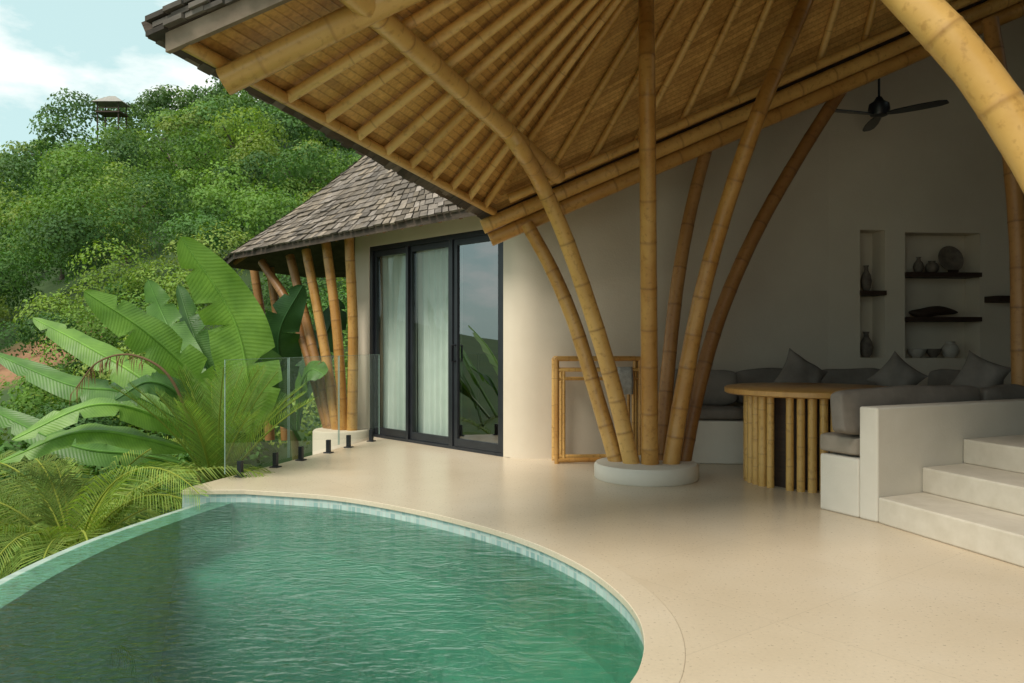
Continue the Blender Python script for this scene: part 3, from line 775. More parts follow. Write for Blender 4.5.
h = MB(); h.tube([LW(0.82, -0.02, 0.98), LW(0.82, 0.03, 0.98), LW(0.82, 0.03, 1.16), LW(0.82, -0.02, 1.16)], 0.011, 8); h.build('handle', M['black_metal'], pr)
def curtain(t0, t1, label):
    mm = MB(); n = int((t1-t0)*90); vs = []
    zz = [0.02, 0.6, 1.2, 1.8, DH-0.03]
    for j, z in enumerate(zz):
        for i in range(n+1):
            t = t0+(t1-t0)*i/n
            amp = 0.032*(0.75+0.3*math.sin(i*0.05+j))
            vs.append(LW(t, -0.195+amp*math.sin(i*0.62+0.15*math.sin(j+i*0.1)), z))
    mm.add(vs, [(j*(n+1)+i, j*(n+1)+i+1, (j+1)*(n+1)+i+1, (j+1)*(n+1)+i) for j in range(4) for i in range(n)])
    return tag(mm.build('curtain', M['curtain'], smooth=True, auto=180), label, 'curtain', 'curtains behind the sliding door')
curtain(0.90, 1.735, 'pale pleated curtain behind the middle panel of the sliding door')
curtain(1.76, 2.55, 'pale pleated curtain behind the left panel of the sliding door')

# ------------------------------------------------------------------ main bamboo roof
E = P(172, 38, 3.55); T = P(490, 214, 7.4); B = P(920, 26, 7.5); B2 = P(1100, -50, 7.5)
U0 = P(1100, -370, 3.8); U1 = P(890, -420, 5.2); U2 = P(985, -430, 6.0); U3 = P(1240, -430, 6.0)
def Lp(s):
    if s <= 0.45: return lerp(E, T, s/0.45)
    if s <= 1.0: return lerp(T, B, (s-0.45)/0.55)
    return lerp(B, B2, (s-1.0)/0.4)
def Up(s):
    if s <= 0.45: return lerp(U0, U1, s/0.45)
    if s <= 1.0: return lerp(U1, U2, (s-0.45)/0.55)
    return lerp(U2, U3, (s-1.0)/0.4)
def S(s, t): return lerp(Lp(s), Up(s), t)
def Sn(s, t):
    e = 0.004
    a = S(min(1.4, s+e), t)-S(max(0, s-e), t); b = S(s, t+e)-S(s, t-e)
    n = a.cross(b).normalized()
    return n if n.z < 0 else -n
roof = thing('bamboo_roof', 'large overhanging roof with bamboo rafters and woven bamboo ceiling above the terrace', 'roof', (1.5, 5.0, 3.6))
ss = sorted(set([i/60*0.45 for i in range(61)]+[0.45+i/40*0.55 for i in range(41)]+[1+i/10*0.4 for i in range(11)]))
tt = [i/30 for i in range(31)]
m = MB(); vs = []; uv = []
for s in ss:
    ln = (Up(s)-Lp(s)).length
    for t in tt: vs.append(S(s, t)); uv.append(t*ln)
nt_ = len(tt)
gf = [(i*nt_+j, i*nt_+j+1, (i+1)*nt_+j+1, (i+1)*nt_+j) for i in range(len(ss)-1) for j in range(nt_-1)]
bvh = BVHTree.FromPolygons(vs, gf)
m.add(vs, gf, 0, uv=uv)
m.build('woven_ceiling', M['ceiling'], roof, smooth=True, auto=180)
fo = (S(0, 0.2)-S(0.02, 0.2)).normalized()
m = MB(); lo = []; hi = []
ts2 = [-0.015, 0.0, 0.15, 0.3, 0.5, 0.75, 1.0]
for s in [0-0.02]+ss:
    s_ = max(s, 0)
    for t in ts2:
        p = S(s_, t)
        if s < 0: p = p+fo*0.05
        lo.append(p-Sn(s_, max(t, 0.01))*0.012); hi.append(p-Sn(s_, max(t, 0.01))*0.10)
k = len(ts2); ns = len(ss)+1
m.add(lo, [(i*k+j, i*k+j+1, (i+1)*k+j+1, (i+1)*k+j) for i in range(ns-1) for j in range(k-1)], 0)
m.add(hi, [((i+1)*k+j, (i+1)*k+j+1, i*k+j+1, i*k+j) for i in range(ns-1) for j in range(k-1)], 0)
for i in range(ns-1): m.add([lo[i*k], lo[(i+1)*k], hi[(i+1)*k], hi[i*k]], [(0, 1, 2, 3)], 0)
for j in range(k-1): m.add([lo[j], lo[j+1], hi[j+1], hi[j]], [(3, 2, 1, 0)], 0)
m.build('shingle_layer', M['fascia'], roof)
m = MB()
def rag(pfun, n, out):
    for i in range(n):
        for lay in range(3):
            a, b = pfun((i+0.3*(lay % 2))/n), pfun((i+0.3*(lay % 2)+0.94)/n)
            o1 = out*random.uniform(0.0, 0.03)*(1+lay*0.5); upv = V3((0, 0, 0.015+0.034*lay+random.uniform(-0.006, 0.006)))
            g = random.uniform(0.06, 0.18); cc = (g*1.1, g*0.95, g*0.82)
            m.obox(a+upv-out*0.08, b-a, out*0.08+o1, V3((0, 0, 0.022)), 0, cc)
eo = (S(0.2, -0.03)-S(0.2, 0)).normalized()
rag(lambda f: S(0.45*f, -0.015), 44, eo)
rag(lambda f: S(0, -0.015+0.5*f)+fo*0.06, 26, fo)
m.build('shingle_edge', M['shingle'], roof)
m = MB()
d1 = S(0, 1)-S(0, 0.0)
m.obox(S(0, 0.0)+fo*0.012+V3((0, 0, -0.075)), d1, fo*0.03, V3((0, 0, 0.085)))
m.build('barge_board', M['plank_grey'], roof)
m = MB()
F0 = V3((1.7, -1.5, 3.9)); F1 = V3((9, -1.5, 5.4)); R1 = V3((9, 6, 6.6)); R2 = V3((9, 7.5, 5.4))
Um = S(0, 0.72)
m.add([Um, F0, F1, R1, U3, U2, U1, U0], [(0, 1, 7), (1, 2, 7), (7, 2, 5), (7, 5, 6), (2, 3, 4), (2, 4, 5)])
m.add([U3, R1, R2, B2], [(0, 1, 2, 3)])
prof = [(-0.15, 2.50), (3.825, 4.24), (5.5, 4.97), (9, 5.2)]
for i in range(3):
    (x0, z0), (x1, z1) = prof[i], prof[i+1]
    m.obox((x0, 7.52, z0), (x1-x0, 0, z1-z0), (0, 3.6, 0), (0, 0, 0.1))
m.build('hall_roof', M['fascia'], roof)  # unseen roof shell, front lowered and boards kept dark to dim the lounge
def rafter(s, off=0.048, r=0.032, t0=0.0, mat='bamboo_light', name='rafter'):
    mm = MB(); mm.bamboo([S(s, t)+Sn(s, max(t, 0.02))*off for t in (t0, 0.2, 0.4, 0.6, 0.8, 1.0)], r, r*0.95, sp=0.45, seg=12, n=5)
    mm.build(name, M[mat], roof, smooth=True)
for i in range(9): rafter(0.085+i*(0.415-0.085)/8.0, t0=0.01)
for i in range(9): rafter(0.505+i*(0.98-0.505)/8.0, t0=0.02)
for i in range(3): rafter(1.05+i*0.1, t0=0.02)
rafter(0.03, off=0.125, r=0.066, t0=0.0, mat='bamboo_light', name='barge_pole')
mm = MB(); mm.bamboo([S(s, 0.008)+Sn(s, 0.02)*0.045 for s in (0.0, 0.15, 0.3, 0.445)], 0.033, sp=0.4); mm.build('eave_pole', M['bamboo'], roof, smooth=True)
def beam(dy, dz, r, a=-0.02, b=1.0, mat='bamboo'):
    mm = MB(); pts = [lerp(T, B2, a+(b-a)*i/6)+V3((0, dy, dz)) for i in range(7)]
    mm.bamboo(pts, r, r, sp=0.42, n=4); mm.build('beam_pole', M[mat], roof, smooth=True)
beam(-0.06, -0.10, 0.066, -0.012)
beam(0.02, -0.23, 0.070, 0.0)
beam(-0.20, 0.03, 0.042, 0.03)
def ry(px, py, k=0.22):
    d = P(px, py, 1.0)-V3((0, 0, H))
    hit = bvh.ray_cast(V3((0, 0, H)), d.normalized())
    return (hit[0].y if hit[0] else 5.0)-k
pa = P(558, 176, ry(558, 168, 0.30)); pz = P(345, -12, ry(345, -8, 0.20))
mm = MB(); mm.bamboo([pa, lerp(pa, pz, 0.5), pz+(pz-pa)*0.1], 0.066, 0.060, sp=0.4); mm.build('purlin_pole', M['bamboo'], roof, smooth=True)

# ------------------------------------------------------------------ main column
cx_, cy_ = (646-512)/F*7.05, 7.05
col = thing('bamboo_column', 'splayed column of curved bamboo poles rising from a round white base', 'column', (cx_, cy_, 0))
m = MB(); m.lathe((cx_, cy_, 0), [(0.445, 0.0), (0.455, 0.01), (0.455, 0.115), (0.44, 0.135), (0.0, 0.14)], 48); m.build('plinth', M['white_stucco'], col, smooth=True)
def pole(ctrl, r0, r1, mat='bamboo', sp=0.36):
    mm = MB(); mm.bamboo([P(*c) for c in ctrl], r0, r1, sp=sp, n=8); mm.build('pole', M[mat], col, smooth=True)
jn = lerp(pa, pz, 0.34)
jpx, jpy = 512+F*jn.x/jn.y, 341.5-F*(jn.z-H)/jn.y
pole([(633, 470, 7.0), (613, 385, 6.98), (589, 305, 6.92), (563, 232, 6.80), (538, 178, 6.62), (jpx+8, jpy+14, jn.y-0.02), (jpx-6, jpy-6, jn.y-0.10)], 0.075, 0.064)
pole([(618, 468, 7.12), (598, 400, 7.2), (575, 325, 7.28), (552, 270, 7.34), (527, 224, 7.38)], 0.070, 0.062)
pole([(650, 471, 6.95), (649, 330, 6.8), (648, 200, 6.5), (647, 80, 6.2), (646, -10, ry(646, -10, 0.1)), (646, -22, ry(646, -22, 0.02))], 0.076, 0.062)
pole([(670, 470, 6.98), (684, 385, 6.95), (703, 290, 6.85), (727, 205, 6.75), (760, 110, 6.55), (800, 15, ry(800, 15, 0.25)), (815, -20, ry(815, -20, 0.1))], 0.076, 0.063)
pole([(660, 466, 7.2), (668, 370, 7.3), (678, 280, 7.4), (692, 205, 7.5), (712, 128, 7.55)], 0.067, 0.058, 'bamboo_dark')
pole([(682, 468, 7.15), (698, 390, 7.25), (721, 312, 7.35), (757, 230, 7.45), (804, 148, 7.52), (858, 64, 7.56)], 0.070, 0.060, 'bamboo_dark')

arch = thing('bamboo_arch_pole', 'thick curved bamboo pole crossing the top right corner close by', 'pole', (2.2, 2.9, 0))
mm = MB(); pts = [V3((2.24, 2.9, 0.0)), P(1112, 420, 2.9), P(1085, 270, 2.9), P(1034, 160, 2.95), P(972, 66, 3.02), P(910, -2, 3.1), P(860, -60, 3.25), P(820, -130, 3.5), V3((1.3, 3.7, 3.72))]
mm.bamboo(pts, 0.084, 0.075, sp=0.42, seg=24, n=14); mm.build('culm', M['bamboo_light'], arch, smooth=True)
m = MB(); m.lathe((2.24, 2.9, 0.0), [(0.2, 0), (0.2, 0.10), (0.18, 0.12), (0, 0.12)], 32); m.build('foot', M['white_stucco'], arch, smooth=True)
mm = MB(); mm.bamboo([P(1022, 455, 6.6), P(1020, 345, 6.6), P(1018, 240, 6.6), P(1008, 130, 6.65), P(990, 20, 6.8)], 0.07, 0.065)
tag(mm.build('bamboo_post', M['bamboo_dark'], smooth=True), 'brown bamboo post at the right edge behind the steps', 'post')

# ------------------------------------------------------------------ small pavilion roof
pav = thing('pavilion_roof', 'weathered grey shingle hip roof over the sliding door', 'roof', (-1.2, 11, 2.4))
cs = [V3((-0.25, 7.75, 2.53)), V3((-3.88, 11.15, 2.44)), V3((-4.35, 12.1, 2.42)), V3((-3.6, 14.2, 2.42)), V3((0.6, 13.5, 2.42)), V3((0.35, 9.3, 2.45))]
ap = V3((-1.18, 11.5, 4.7))
SAG = 0.12
m = MB()
def shingles(m, A, Bq, Ap, rows):
    nrm = (Bq-A).cross(Ap-A).normalized()
    if nrm.z < 0: nrm = -nrm
    sag = lambda t: V3((0, 0, -SAG*math.sin(math.pi*t)))
    for i in range(rows):
        t0 = (i)/rows-0.012; t1 = min(1.0, (i+1.25)/rows)
        a0, b0 = lerp(A, Ap, t0)+sag(max(t0, 0)), lerp(Bq, Ap, t0)+sag(max(t0, 0)); a1, b1 = lerp(A, Ap, t1)+sag(t1), lerp(Bq, Ap, t1)+sag(t1)
        n = max(1, int((b0-a0).length/0.125))
        cuts = [0]
        for k in range(n): cuts.append(cuts[-1]+random.uniform(0.65, 1.35))
        cuts = [c/cuts[-1] for c in cuts]
        for k in range(n):
            u0, u1 = cuts[k], cuts[k+1]-0.003
            if u1 <= u0: continue
            jj = random.uniform(-0.14, 0.12)/rows; li = 0.026+random.uniform(-0.008, 0.010)
            dn = (A-Ap)*jj*-1.0
            p0 = lerp(a0, b0, u0)+nrm*li+dn*0.7; p1 = lerp(a0, b0, u1)+nrm*(li+random.uniform(-0.005, 0.005))+dn*0.7
            p2 = lerp(a1, b1, u1)+nrm*0.006; p3 = lerp(a1, b1, u0)+nrm*0.006
            g = random.choice([0.11, 0.14, 0.17, 0.20, 0.235, 0.155])*random.uniform(0.85, 1.15)
            wv = random.uniform(0.88, 1.06)
            cc = (g*1.12, g*0.93*wv**0.3, g*0.77*wv)
            q0, q1 = p0-nrm*0.024, p1-nrm*0.024
            m.add([p0, p1, p2, p3, q0, q1], [(0, 1, 2, 3), (4, 5, 1, 0)], 0, col=cc)
for i in range(len(cs)-1): shingles(m, cs[i], cs[i+1], ap, 22)
m.build('shingles', M['shingle'], pav)
m = MB()
n = len(cs)
def sagp(p, t): return lerp(p, ap, t)+V3((0, 0, -SAG*math.sin(math.pi*t)))
T6 = [i/10 for i in range(11)]
for i in range(n):
    a, b = cs[i], cs[(i+1) % n]
    for j in range(10):
        q = [sagp(a, T6[j]), sagp(b, T6[j]), sagp(b, T6[j+1]), sagp(a, T6[j+1])]
        m.add(q, [(0, 1, 2, 3)]); m.add([x-V3((0, 0, 0.09)) for x in q], [(3, 2, 1, 0)])
    m.add([a, b, b-V3((0, 0, 0.09)), a-V3((0, 0, 0.09))], [(3, 2, 1, 0)])
m.build('roof_deck', M['fascia'], pav)
for i in range(16):
    f = i/15
    a = lerp(cs[0], cs[1], f) if i < 12 else lerp(cs[1], cs[2], (i-11)/4)
    mm = MB(); mm.bamboo([sagp(a, t)-V3((0, 0, 0.135)) for t in (0.05, 0.2, 0.4, 0.6)], 0.036, sp=0.4, seg=8, n=3); mm.build('rafter', M['bamboo_dark'], pav, smooth=True)

pb = V3((-2.16, 10.15, 0))
pc = thing('bamboo_column', 'cluster of slender bamboo poles on a round plinth holding the pavilion roof', 'column', (pb.x, pb.y, -1.2))
m = MB(); m.lathe((pb.x, pb.y, 0), [(0.36, -2.8), (0.36, 0.07), (0.34, 0.09), (0, 0.09)], 32); m.build('plinth', M['stucco'], pc, smooth=True)
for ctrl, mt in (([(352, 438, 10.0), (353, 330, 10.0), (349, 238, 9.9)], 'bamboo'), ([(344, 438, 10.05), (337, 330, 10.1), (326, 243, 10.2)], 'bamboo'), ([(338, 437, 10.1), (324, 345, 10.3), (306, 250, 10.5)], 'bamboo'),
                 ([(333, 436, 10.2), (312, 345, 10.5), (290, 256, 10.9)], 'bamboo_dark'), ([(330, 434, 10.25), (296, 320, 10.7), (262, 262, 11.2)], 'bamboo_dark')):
    mm = MB(); mm.bamboo([P(*c) for c in ctrl], 0.068, 0.06, sp=0.36); mm.build('pole', M[mt], pc, smooth=True)
for px, lab in ((262, 'left bamboo post standing behind the pavilion eave among the plants'), (278, 'right bamboo post standing behind the pavilion eave among the plants')):
    mm = MB(); mm.bamboo([P(px+8, 440, 13.0), P(px+2, 340, 13.0), P(px-8, 268, 13.0)], 0.08, 0.07)
    tag(mm.build('bamboo_post', M['bamboo_dark'], smooth=True), lab, 'post')

# ------------------------------------------------------------------ glass balustrade
bal = thing('glass_balustrade', 'frameless clear glass balustrade on black spigots along the terrace edge', 'balustrade', (-1.95, 8.3, 0))
G0 = V3((-2.47, 6.88, 0)); G1 = V3((-1.63, 9.82, 0)); gd = (G1-G0).normalized(); gl_ = (G1-G0).length; gn = V3((-gd.y, gd.x, 0))
def GP(a): return G0+gd*a
M['glass_rim'] = noisy('glass_edge', (0.24, 0.34, 0.29), (0.28, 0.39, 0.34), 5, 0.2)
for a, b in [(0.0, 1.00), (1.02, 2.02), (2.04, gl_)]:
    m = MB(); z0, z1 = V3((0, 0, 0.06)), V3((0, 0, 1.04))
    m.add([GP(a)+z0, GP(b)+z0, GP(b)+z1, GP(a)+z1], [(0, 1, 2, 3)], 0)
    for q, d, e in ((GP(a)+z0, z1-z0, gd*0.003), (GP(b)+z0-gd*0.003, z1-z0, gd*0.003), (GP(a)+z1, gd*(b-a), V3((0, 0, 0.003)))):
        m.obox(q-gn*0.004, d, gn*0.008, e, 1)
    m.build('glass_panel', [M['glass'], M['glass_rim']], bal)
    for k in (0.22, b-a-0.22):
        m = MB(); p = GP(a+k); m.box((p.x, p.y, 0.077), (0.042, 0.042, 0.13), math.atan2(gd.y, gd.x)); m.box((p.x, p.y, 0.006), (0.085, 0.085, 0.012), math.atan2(gd.y, gd.x)); m.build('spigot', M['black_metal'], bal, bevel=0.004)

# ------------------------------------------------------------------ console table
con = thing('console_table', 'slim bamboo rack table with nested frames and rails standing against the wall', 'console table', (0.84, 8.0, 0))
ca, cb = V3((0.44, 7.86, 0)), V3((1.27, 7.92, 0)); cu = (cb-ca).normalized(); cn_ = V3((-cu.y, cu.x, 0)); cl = (cb-ca).length
def cpole(name, p0, p1, r=0.018):
    mm = MB(); mm.bamboo([p0, lerp(p0, p1, 0.5), p1], r, r, sp=0.25, seg=10, n=4); mm.build(name, M['bamboo'], con, smooth=True)
Z = V3((0, 0, 1))
for dep in (0.0, 0.22):
    o = ca+cn_*dep
    l, r_ = o, o+cu*cl
    cpole('upright', l, l+Z*1.03, 0.025); cpole('upright', r_, r_+Z*1.03, 0.025)
    cpole('upright', l+cu*0.07+Z*0.03, l+cu*0.07+Z*0.92, 0.016); cpole('upright', r_-cu*0.07+Z*0.03, r_-cu*0.07+Z*0.92, 0.016)
    for zt, rr in ((1.03, 0.025), (0.92, 0.018), (0.83, 0.014), (0.035, 0.024)): cpole('rail', l+Z*zt, r_+Z*zt, rr)
for e in (ca, ca+cu*cl):
    for zt in (1.03, 0.035): cpole('side_rail', e+Z*zt, e+cn_*0.22+Z*zt, 0.018)
m = MB(); vs = []
for j, (d, z) in enumerate(((-0.028, 0.68), (-0.031, 0.78), (-0.03, 0.88), (-0.018, 0.943), (0.018, 0.943), (0.028, 0.88), (0.026, 0.74))):
    for i in range(7): vs.append(ca+cu*(0.60+0.15*i/6+0.004*math.sin(j*2+i))+cn_*(d+0.003*math.sin(i*1.9+j))+V3((0, 0, z)))
m.add(vs, [(j*7+i, j*7+i+1, (j+1)*7+i+1, (j+1)*7+i) for j in range(6) for i in range(6)])
o = m.build('towel', M['cloth_grey'], smooth=True, auto=180); sm = o.modifiers.new('th', 'SOLIDIFY'); sm.thickness = 0.008; sm.offset = 1
tag(o, 'grey folded towel hanging over the front rail of the bamboo rack', 'towel')

# ------------------------------------------------------------------ lounge table
tb = V3((2.56, 6.86, 0))
tab = thing('round_table', 'round bamboo table with amber wooden top and slatted drum base', 'table', tb)
m = MB(); m.lathe(tb, [(0.0, 0.755), (0.70, 0.755), (0.715, 0.765), (0.715, 0.80), (0.70, 0.812), (0.0, 0.812)], 64); m.build('table_top', M['amber_wood'], tab, smooth=True)
m = MB(); n = 38
for k in range(n):
    a = 2*math.pi*(k+0.5)/n
    if abs(((a-math.radians(222)+math.pi) % (2*math.pi))-math.pi) < 0.06: continue
    x, y = tb.x+0.52*math.cos(a), tb.y+0.52*math.sin(a)
    m.bamboo([(x, y, 0.0), (x, y, 0.4), (x, y, 0.755)], random.uniform(0.029, 0.037), sp=random.uniform(0.22, 0.34), seg=10, n=3)
m.build('drum_base', M['bamboo_light'], tab, smooth=True)
m = MB(); m.lathe(tb, [(0.44, 0.0), (0.44, 0.75)], 40); m.build('inner_core', M['dark_wood'], tab, smooth=True)

# ------------------------------------------------------------------ steps, near bench
W0 = V3((2.42, 5.29, 0)); wd = V3((0.902, 0.431, 0)).normalized(); wn_ = V3((-wd.y, wd.x, 0)); sdv = V3((0.266, -0.964, 0))
steps = thing('stone_steps', 'three pale stone steps rising to the right of the lounge', 'steps', W0)
for i in range(3):
    a = W0+wd*(0.425*i)
    b = W0+wd*(0.425*i+0.47 if i < 2 else 6.0)
    e = sdv*4.2
    m = MB(); m.prism([(a.x, a.y), (b.x, b.y), ((b+e).x, (b+e).y), ((a+e).x, (a+e).y)], 0.17*i, 0.17*(i+1)+0.0005*i)
    m.build('step', M['step'], steps, bevel=0.012)
near = thing('built_in_bench', 'white plastered bench with high back wall beside the steps', 'bench', W0)
a = W0+wn_*0.004
def quadp(o, a, b): return [(o.x, o.y), ((o+a).x, (o+a).y), ((o+a+b).x, (o+a+b).y), ((o+b).x, (o+b).y)]
m = MB(); m.prism(quadp(a, wd*3.2, wn_*0.15), 0.0, 0.76); m.build('back_wall', M['white_stucco'], near, bevel=0.015)
m = MB(); m.prism(quadp(a+wn_*0.152, wd*2.2, wn_*0.34), 0.0, 0.40); m.build('seat_base', M['white_stucco'], near, bevel=0.015)
ang = math.atan2(wd.y, wd.x)
def on_near(t, d, z): return W0+wd*t+wn_*d+V3((0, 0, z))
for k in range(2):
    t_ = rbox('seat_cushion', (0.98, 0.38, 0.15), 0.04, M['fabric_light'], on_near(0.5+k*1.0, 0.36, 0.477), (0, 0, ang))
    tag(t_, ['taupe seat cushion at the left end of the near bench', 'taupe seat cushion further along the near bench behind its back wall'][k], 'cushion', 'seat cushions of the near bench')
tag(rbox('back_cushion', (1.46, 0.15, 0.32), 0.045, M['fabric'], on_near(0.63, 0.255, 0.71), (math.radians(-4), 0, ang)), 'long taupe grey bolster cushion leaning on the near bench back wall', 'cushion')
tag(rbox('back_cushion', (0.55, 0.15, 0.30), 0.045, M['fabric'], on_near(1.68, 0.255, 0.70), (math.radians(-4), 0, ang)), 'shorter grey bolster cushion further right behind the near bench wall', 'cushion')

# ------------------------------------------------------------------ rear bench along the wall
rear = thing('built_in_bench', 'white curved bench built along the rear wall behind the bamboo table', 'bench', (2.6, 8.0, 0))
fc = [(p.x, p.y) for p in cr([(1.74, 7.86, 0), (2.4, 7.80, 0), (3.2, 7.86, 0), (3.9, 7.66, 0), (4.35, 7.0, 0)], 6)]
bc_ = [(p.x, p.y) for p in cr([(1.70, 8.34, 0), (2.4, 8.55, 0), (3.3, 8.75, 0), (4.5, 8.5, 0), (5.0, 7.2, 0)], 6)]
m = MB(); m.prism(fc+bc_[::-1], 0.0, 0.42); m.build('seat_base', M['white_stucco'], rear, bevel=0.015)
def along(pl, f):
    k = f*(len(pl)-1); i = min(int(k), len(pl)-2); t = k-i
    a, b = V3((*pl[i], 0)), V3((*pl[i+1], 0)); return lerp(a, b, t), math.atan2(b.y-a.y, b.x-a.x)
seatlabs = ['left end', 'second from the left', 'third from the left', 'near the right end']
for k, f in enumerate((0.10, 0.34, 0.58, 0.82)):
    p0, g0 = along(fc, f); p1, _ = along(bc_, f)
    c = lerp(p0, p1, 0.44)
    o = rbox('seat_cushion', (0.68, 0.46, 0.12), 0.04, M['fabric'], (c.x, c.y, 0.482), (0, 0, g0))
    tag(o, 'grey seat cushion on the rear bench, %s' % seatlabs[k], 'cushion', 'seat cushions of the rear bench')
    c = lerp(p0, p1, 0.80)
    o = rbox('back_cushion', (0.70, 0.15, 0.36), 0.055, M['fabric'], (c.x, c.y, 0.725), (math.radians(-8), 0, g0))
    tag(o, 'grey back cushion against the rear wall, %s' % seatlabs[k], 'cushion', 'back cushions of the rear bench')

def pillow(label, pos, size, rz, tilt, roll, mat):
    n = 16; vs = []
    for sgn in (1, -1):
        for j in range(n+1):
            for i in range(n+1):
                u, v = i/n*2-1, j/n*2-1
                th = ((1-abs(u)**2.6)*(1-abs(v)**2.6))**0.55
                pin = 1-0.14*(1-abs(v)**2)*abs(u)**3; pin2 = 1-0.14*(1-abs(u)**2)*abs(v)**3
                vs.append(V3((u*size/2*pin, sgn*(0.095*th+0.002)+0.006*math.sin(u*7+v*3), v*size/2*pin2)))
    R = Matrix.Translation(pos) @ Matrix.Rotation(rz, 4, 'Z') @ Matrix.Rotation(tilt, 4, 'X') @ Matrix.Rotation(math.radians(roll), 4, 'Y')
    k = n+1; fs = []
    for j in range(n):
        for i in range(n):
            q = (j*k+i, j*k+i+1, (j+1)*k+i+1, (j+1)*k+i); fs.append(q); fs.append(tuple(k*k+x for x in q[::-1]))
    m = MB(); m.add([R @ v for v in vs], fs)
    return tag(m.build('pillow', mat, smooth=True, auto=180), label, 'pillow', 'scatter pillows on the lounge')
pillow('taupe square pillow standing behind the bamboo table top', P(800, 378, 7.75), 0.44, 0.15, -0.30, 34, M['fabric'])
pillow('taupe pillow in the middle of the rear bench below the narrow niche', P(897, 378, 7.6), 0.38, -0.5, -0.25, 40, M['fabric'])
pillow('taupe pillow at the right end of the rear bench', P(980, 378, 7.0), 0.38, -0.7, -0.25, 24, M['fabric'])

# ------------------------------------------------------------------ ceiling fan
fx = P(879, 108, 8.0)
fan = thing('ceiling_fan', 'black three blade ceiling fan hanging on a rod under the roof', 'fan', fx)
m = MB(); m.tube([fx+V3((0, 0, 0.05)), V3((fx.x, fx.y, float(beam_z(fx.x))+0.11))], 0.012, 8); m.build('rod', M['black_metal'], fan)
m = MB(); m.lathe(fx, [(0.04, -0.09), (0.08, -0.075), (0.105, -0.02), (0.095, 0.04), (0.05, 0.07), (0.025, 0.11)], 24); m.build('motor', M['black_metal'], fan, smooth=True)
for k in range(3):
    a = math.radians(196+k*120); d = V3((math.cos(a), math.sin(a), 0)); s_ = V3((-d.y, d.x, -0.14))
    m = MB(); vs = []
    for (r, w_) in ((0.08, 0.025), (0.16, 0.05), (0.38, 0.065), (0.56, 0.058), (0.63, 0.03)):
        vs += [fx+d*r+s_*w_-V3((0, 0, 0.06)), fx+d*r-s_*w_-V3((0, 0, 0.06))]
    b = len(vs); vs += [v-V3((0, 0, 0.012)) for v in vs]
    fs = [(0, 1, b+1, b), (8, b+8, b+9, 9)]
    for i in range(4): fs += [(2*i, 2*i+2, 2*i+3, 2*i+1), (b+2*i+1, b+2*i+3, b+2*i+2, b+2*i), (2*i, b+2*i, b+2*i+2, 2*i+2), (2*i+3, b+2*i+3, b+2*i+1, 2*i+1)]
    m.add(vs, fs); m.build('blade', M['black_metal'], fan)

# ------------------------------------------------------------------ banana plants and palms
def banana_leaf(ctrl, W, face, col, parent, name='leaf', fold=0.25, pet=0.12, tears=3, droop=0.0):
    c = cr(ctrl, 20); n = len(c)-1
    face = V3(face).normalized(); m = MB()
    for side in (-1, 1):
        tearp = sorted(random.uniform(0.3, 0.92) for _ in range(tears))
        tdep = [random.uniform(0.25, 0.75) for _ in tearp]
        vs = []; uv = []; cols = []; kcol = 5
        for i in range(n+1):
            t = i/n
            tg = (c[min(n, i+1)]-c[max(0, i-1)]).normalized()
            sd_ = tg.cross(face).normalized(); nr = sd_.cross(tg).normalized()
            if t < pet: w_ = 0.012
            else:
                q = (t-pet)/(1-pet); w_ = W*0.5*max(0.0, min(1.0, (q*3.6)**0.8))*max(0.0, (1-q**3.4))**0.62+0.004
            w_ *= 1+0.02*math.sin(i*0.5+side*2)
            for tp, td in zip(tearp, tdep):
                if abs(t-tp) < 0.5/n: w_ *= td
            seg_ = sum(1 for tp in tearp if t > tp)
            tilt = 0.14*math.sin(seg_*2.3+side)
            for k in range(kcol+1):
                f = k/kcol
                h = -fold*w_*f+0.22*fold*w_*f*f+0.010*W*math.sin(i*0.5+side*2)*f*f*3-droop*w_*f*f+tilt*w_*f*f
                vs.append(c[i]+sd_*(side*w_*f)+nr*h-tg*(f*w_*-0.18))
                uv.append(t*0.9+0.05*f)
                g = 1.0+0.15*(1-f)
                cols.append(tuple(x*g for x in col))
        k1 = kcol+1
        m.add(vs, [(i*k1+k, i*k1+k+1, (i+1)*k1+k+1, (i+1)*k1+k) for i in range(n) for k in range(kcol)], 0, col=cols, uv=uv)
    o = m.build(name, M['banana'], parent, smooth=True, auto=180)
    r = MB(); r.tube(c, [0.02*(1-0.85*i/n)+0.003 for i in range(n+1)], 7, col=tuple(x*1.6 for x in col)); r.build('midrib', M['banana'], o, smooth=True)
    return o
bp_ = V3((-3.0, 8.3, -2.6))
ban = thing('banana_plant', 'large banana plant with broad bright leaves outside the glass balustrade', 'plant', bp_)
m = MB(); m.tube(cr([bp_, (-2.98, 8.35, -1.2), (-2.93, 8.4, 0.1)], 6), [0.13-0.006*i for i in range(13)], 12); m.build('stem', M['stalk'], ban, smooth=True)
Ygreen = (0.155, 0.29, 0.047); Mg = (0.095, 0.21, 0.038); Dg = (0.033, 0.088, 0.028); Lg_ = (0.18, 0.325, 0.062); Bk = (0.06, 0.14, 0.032)
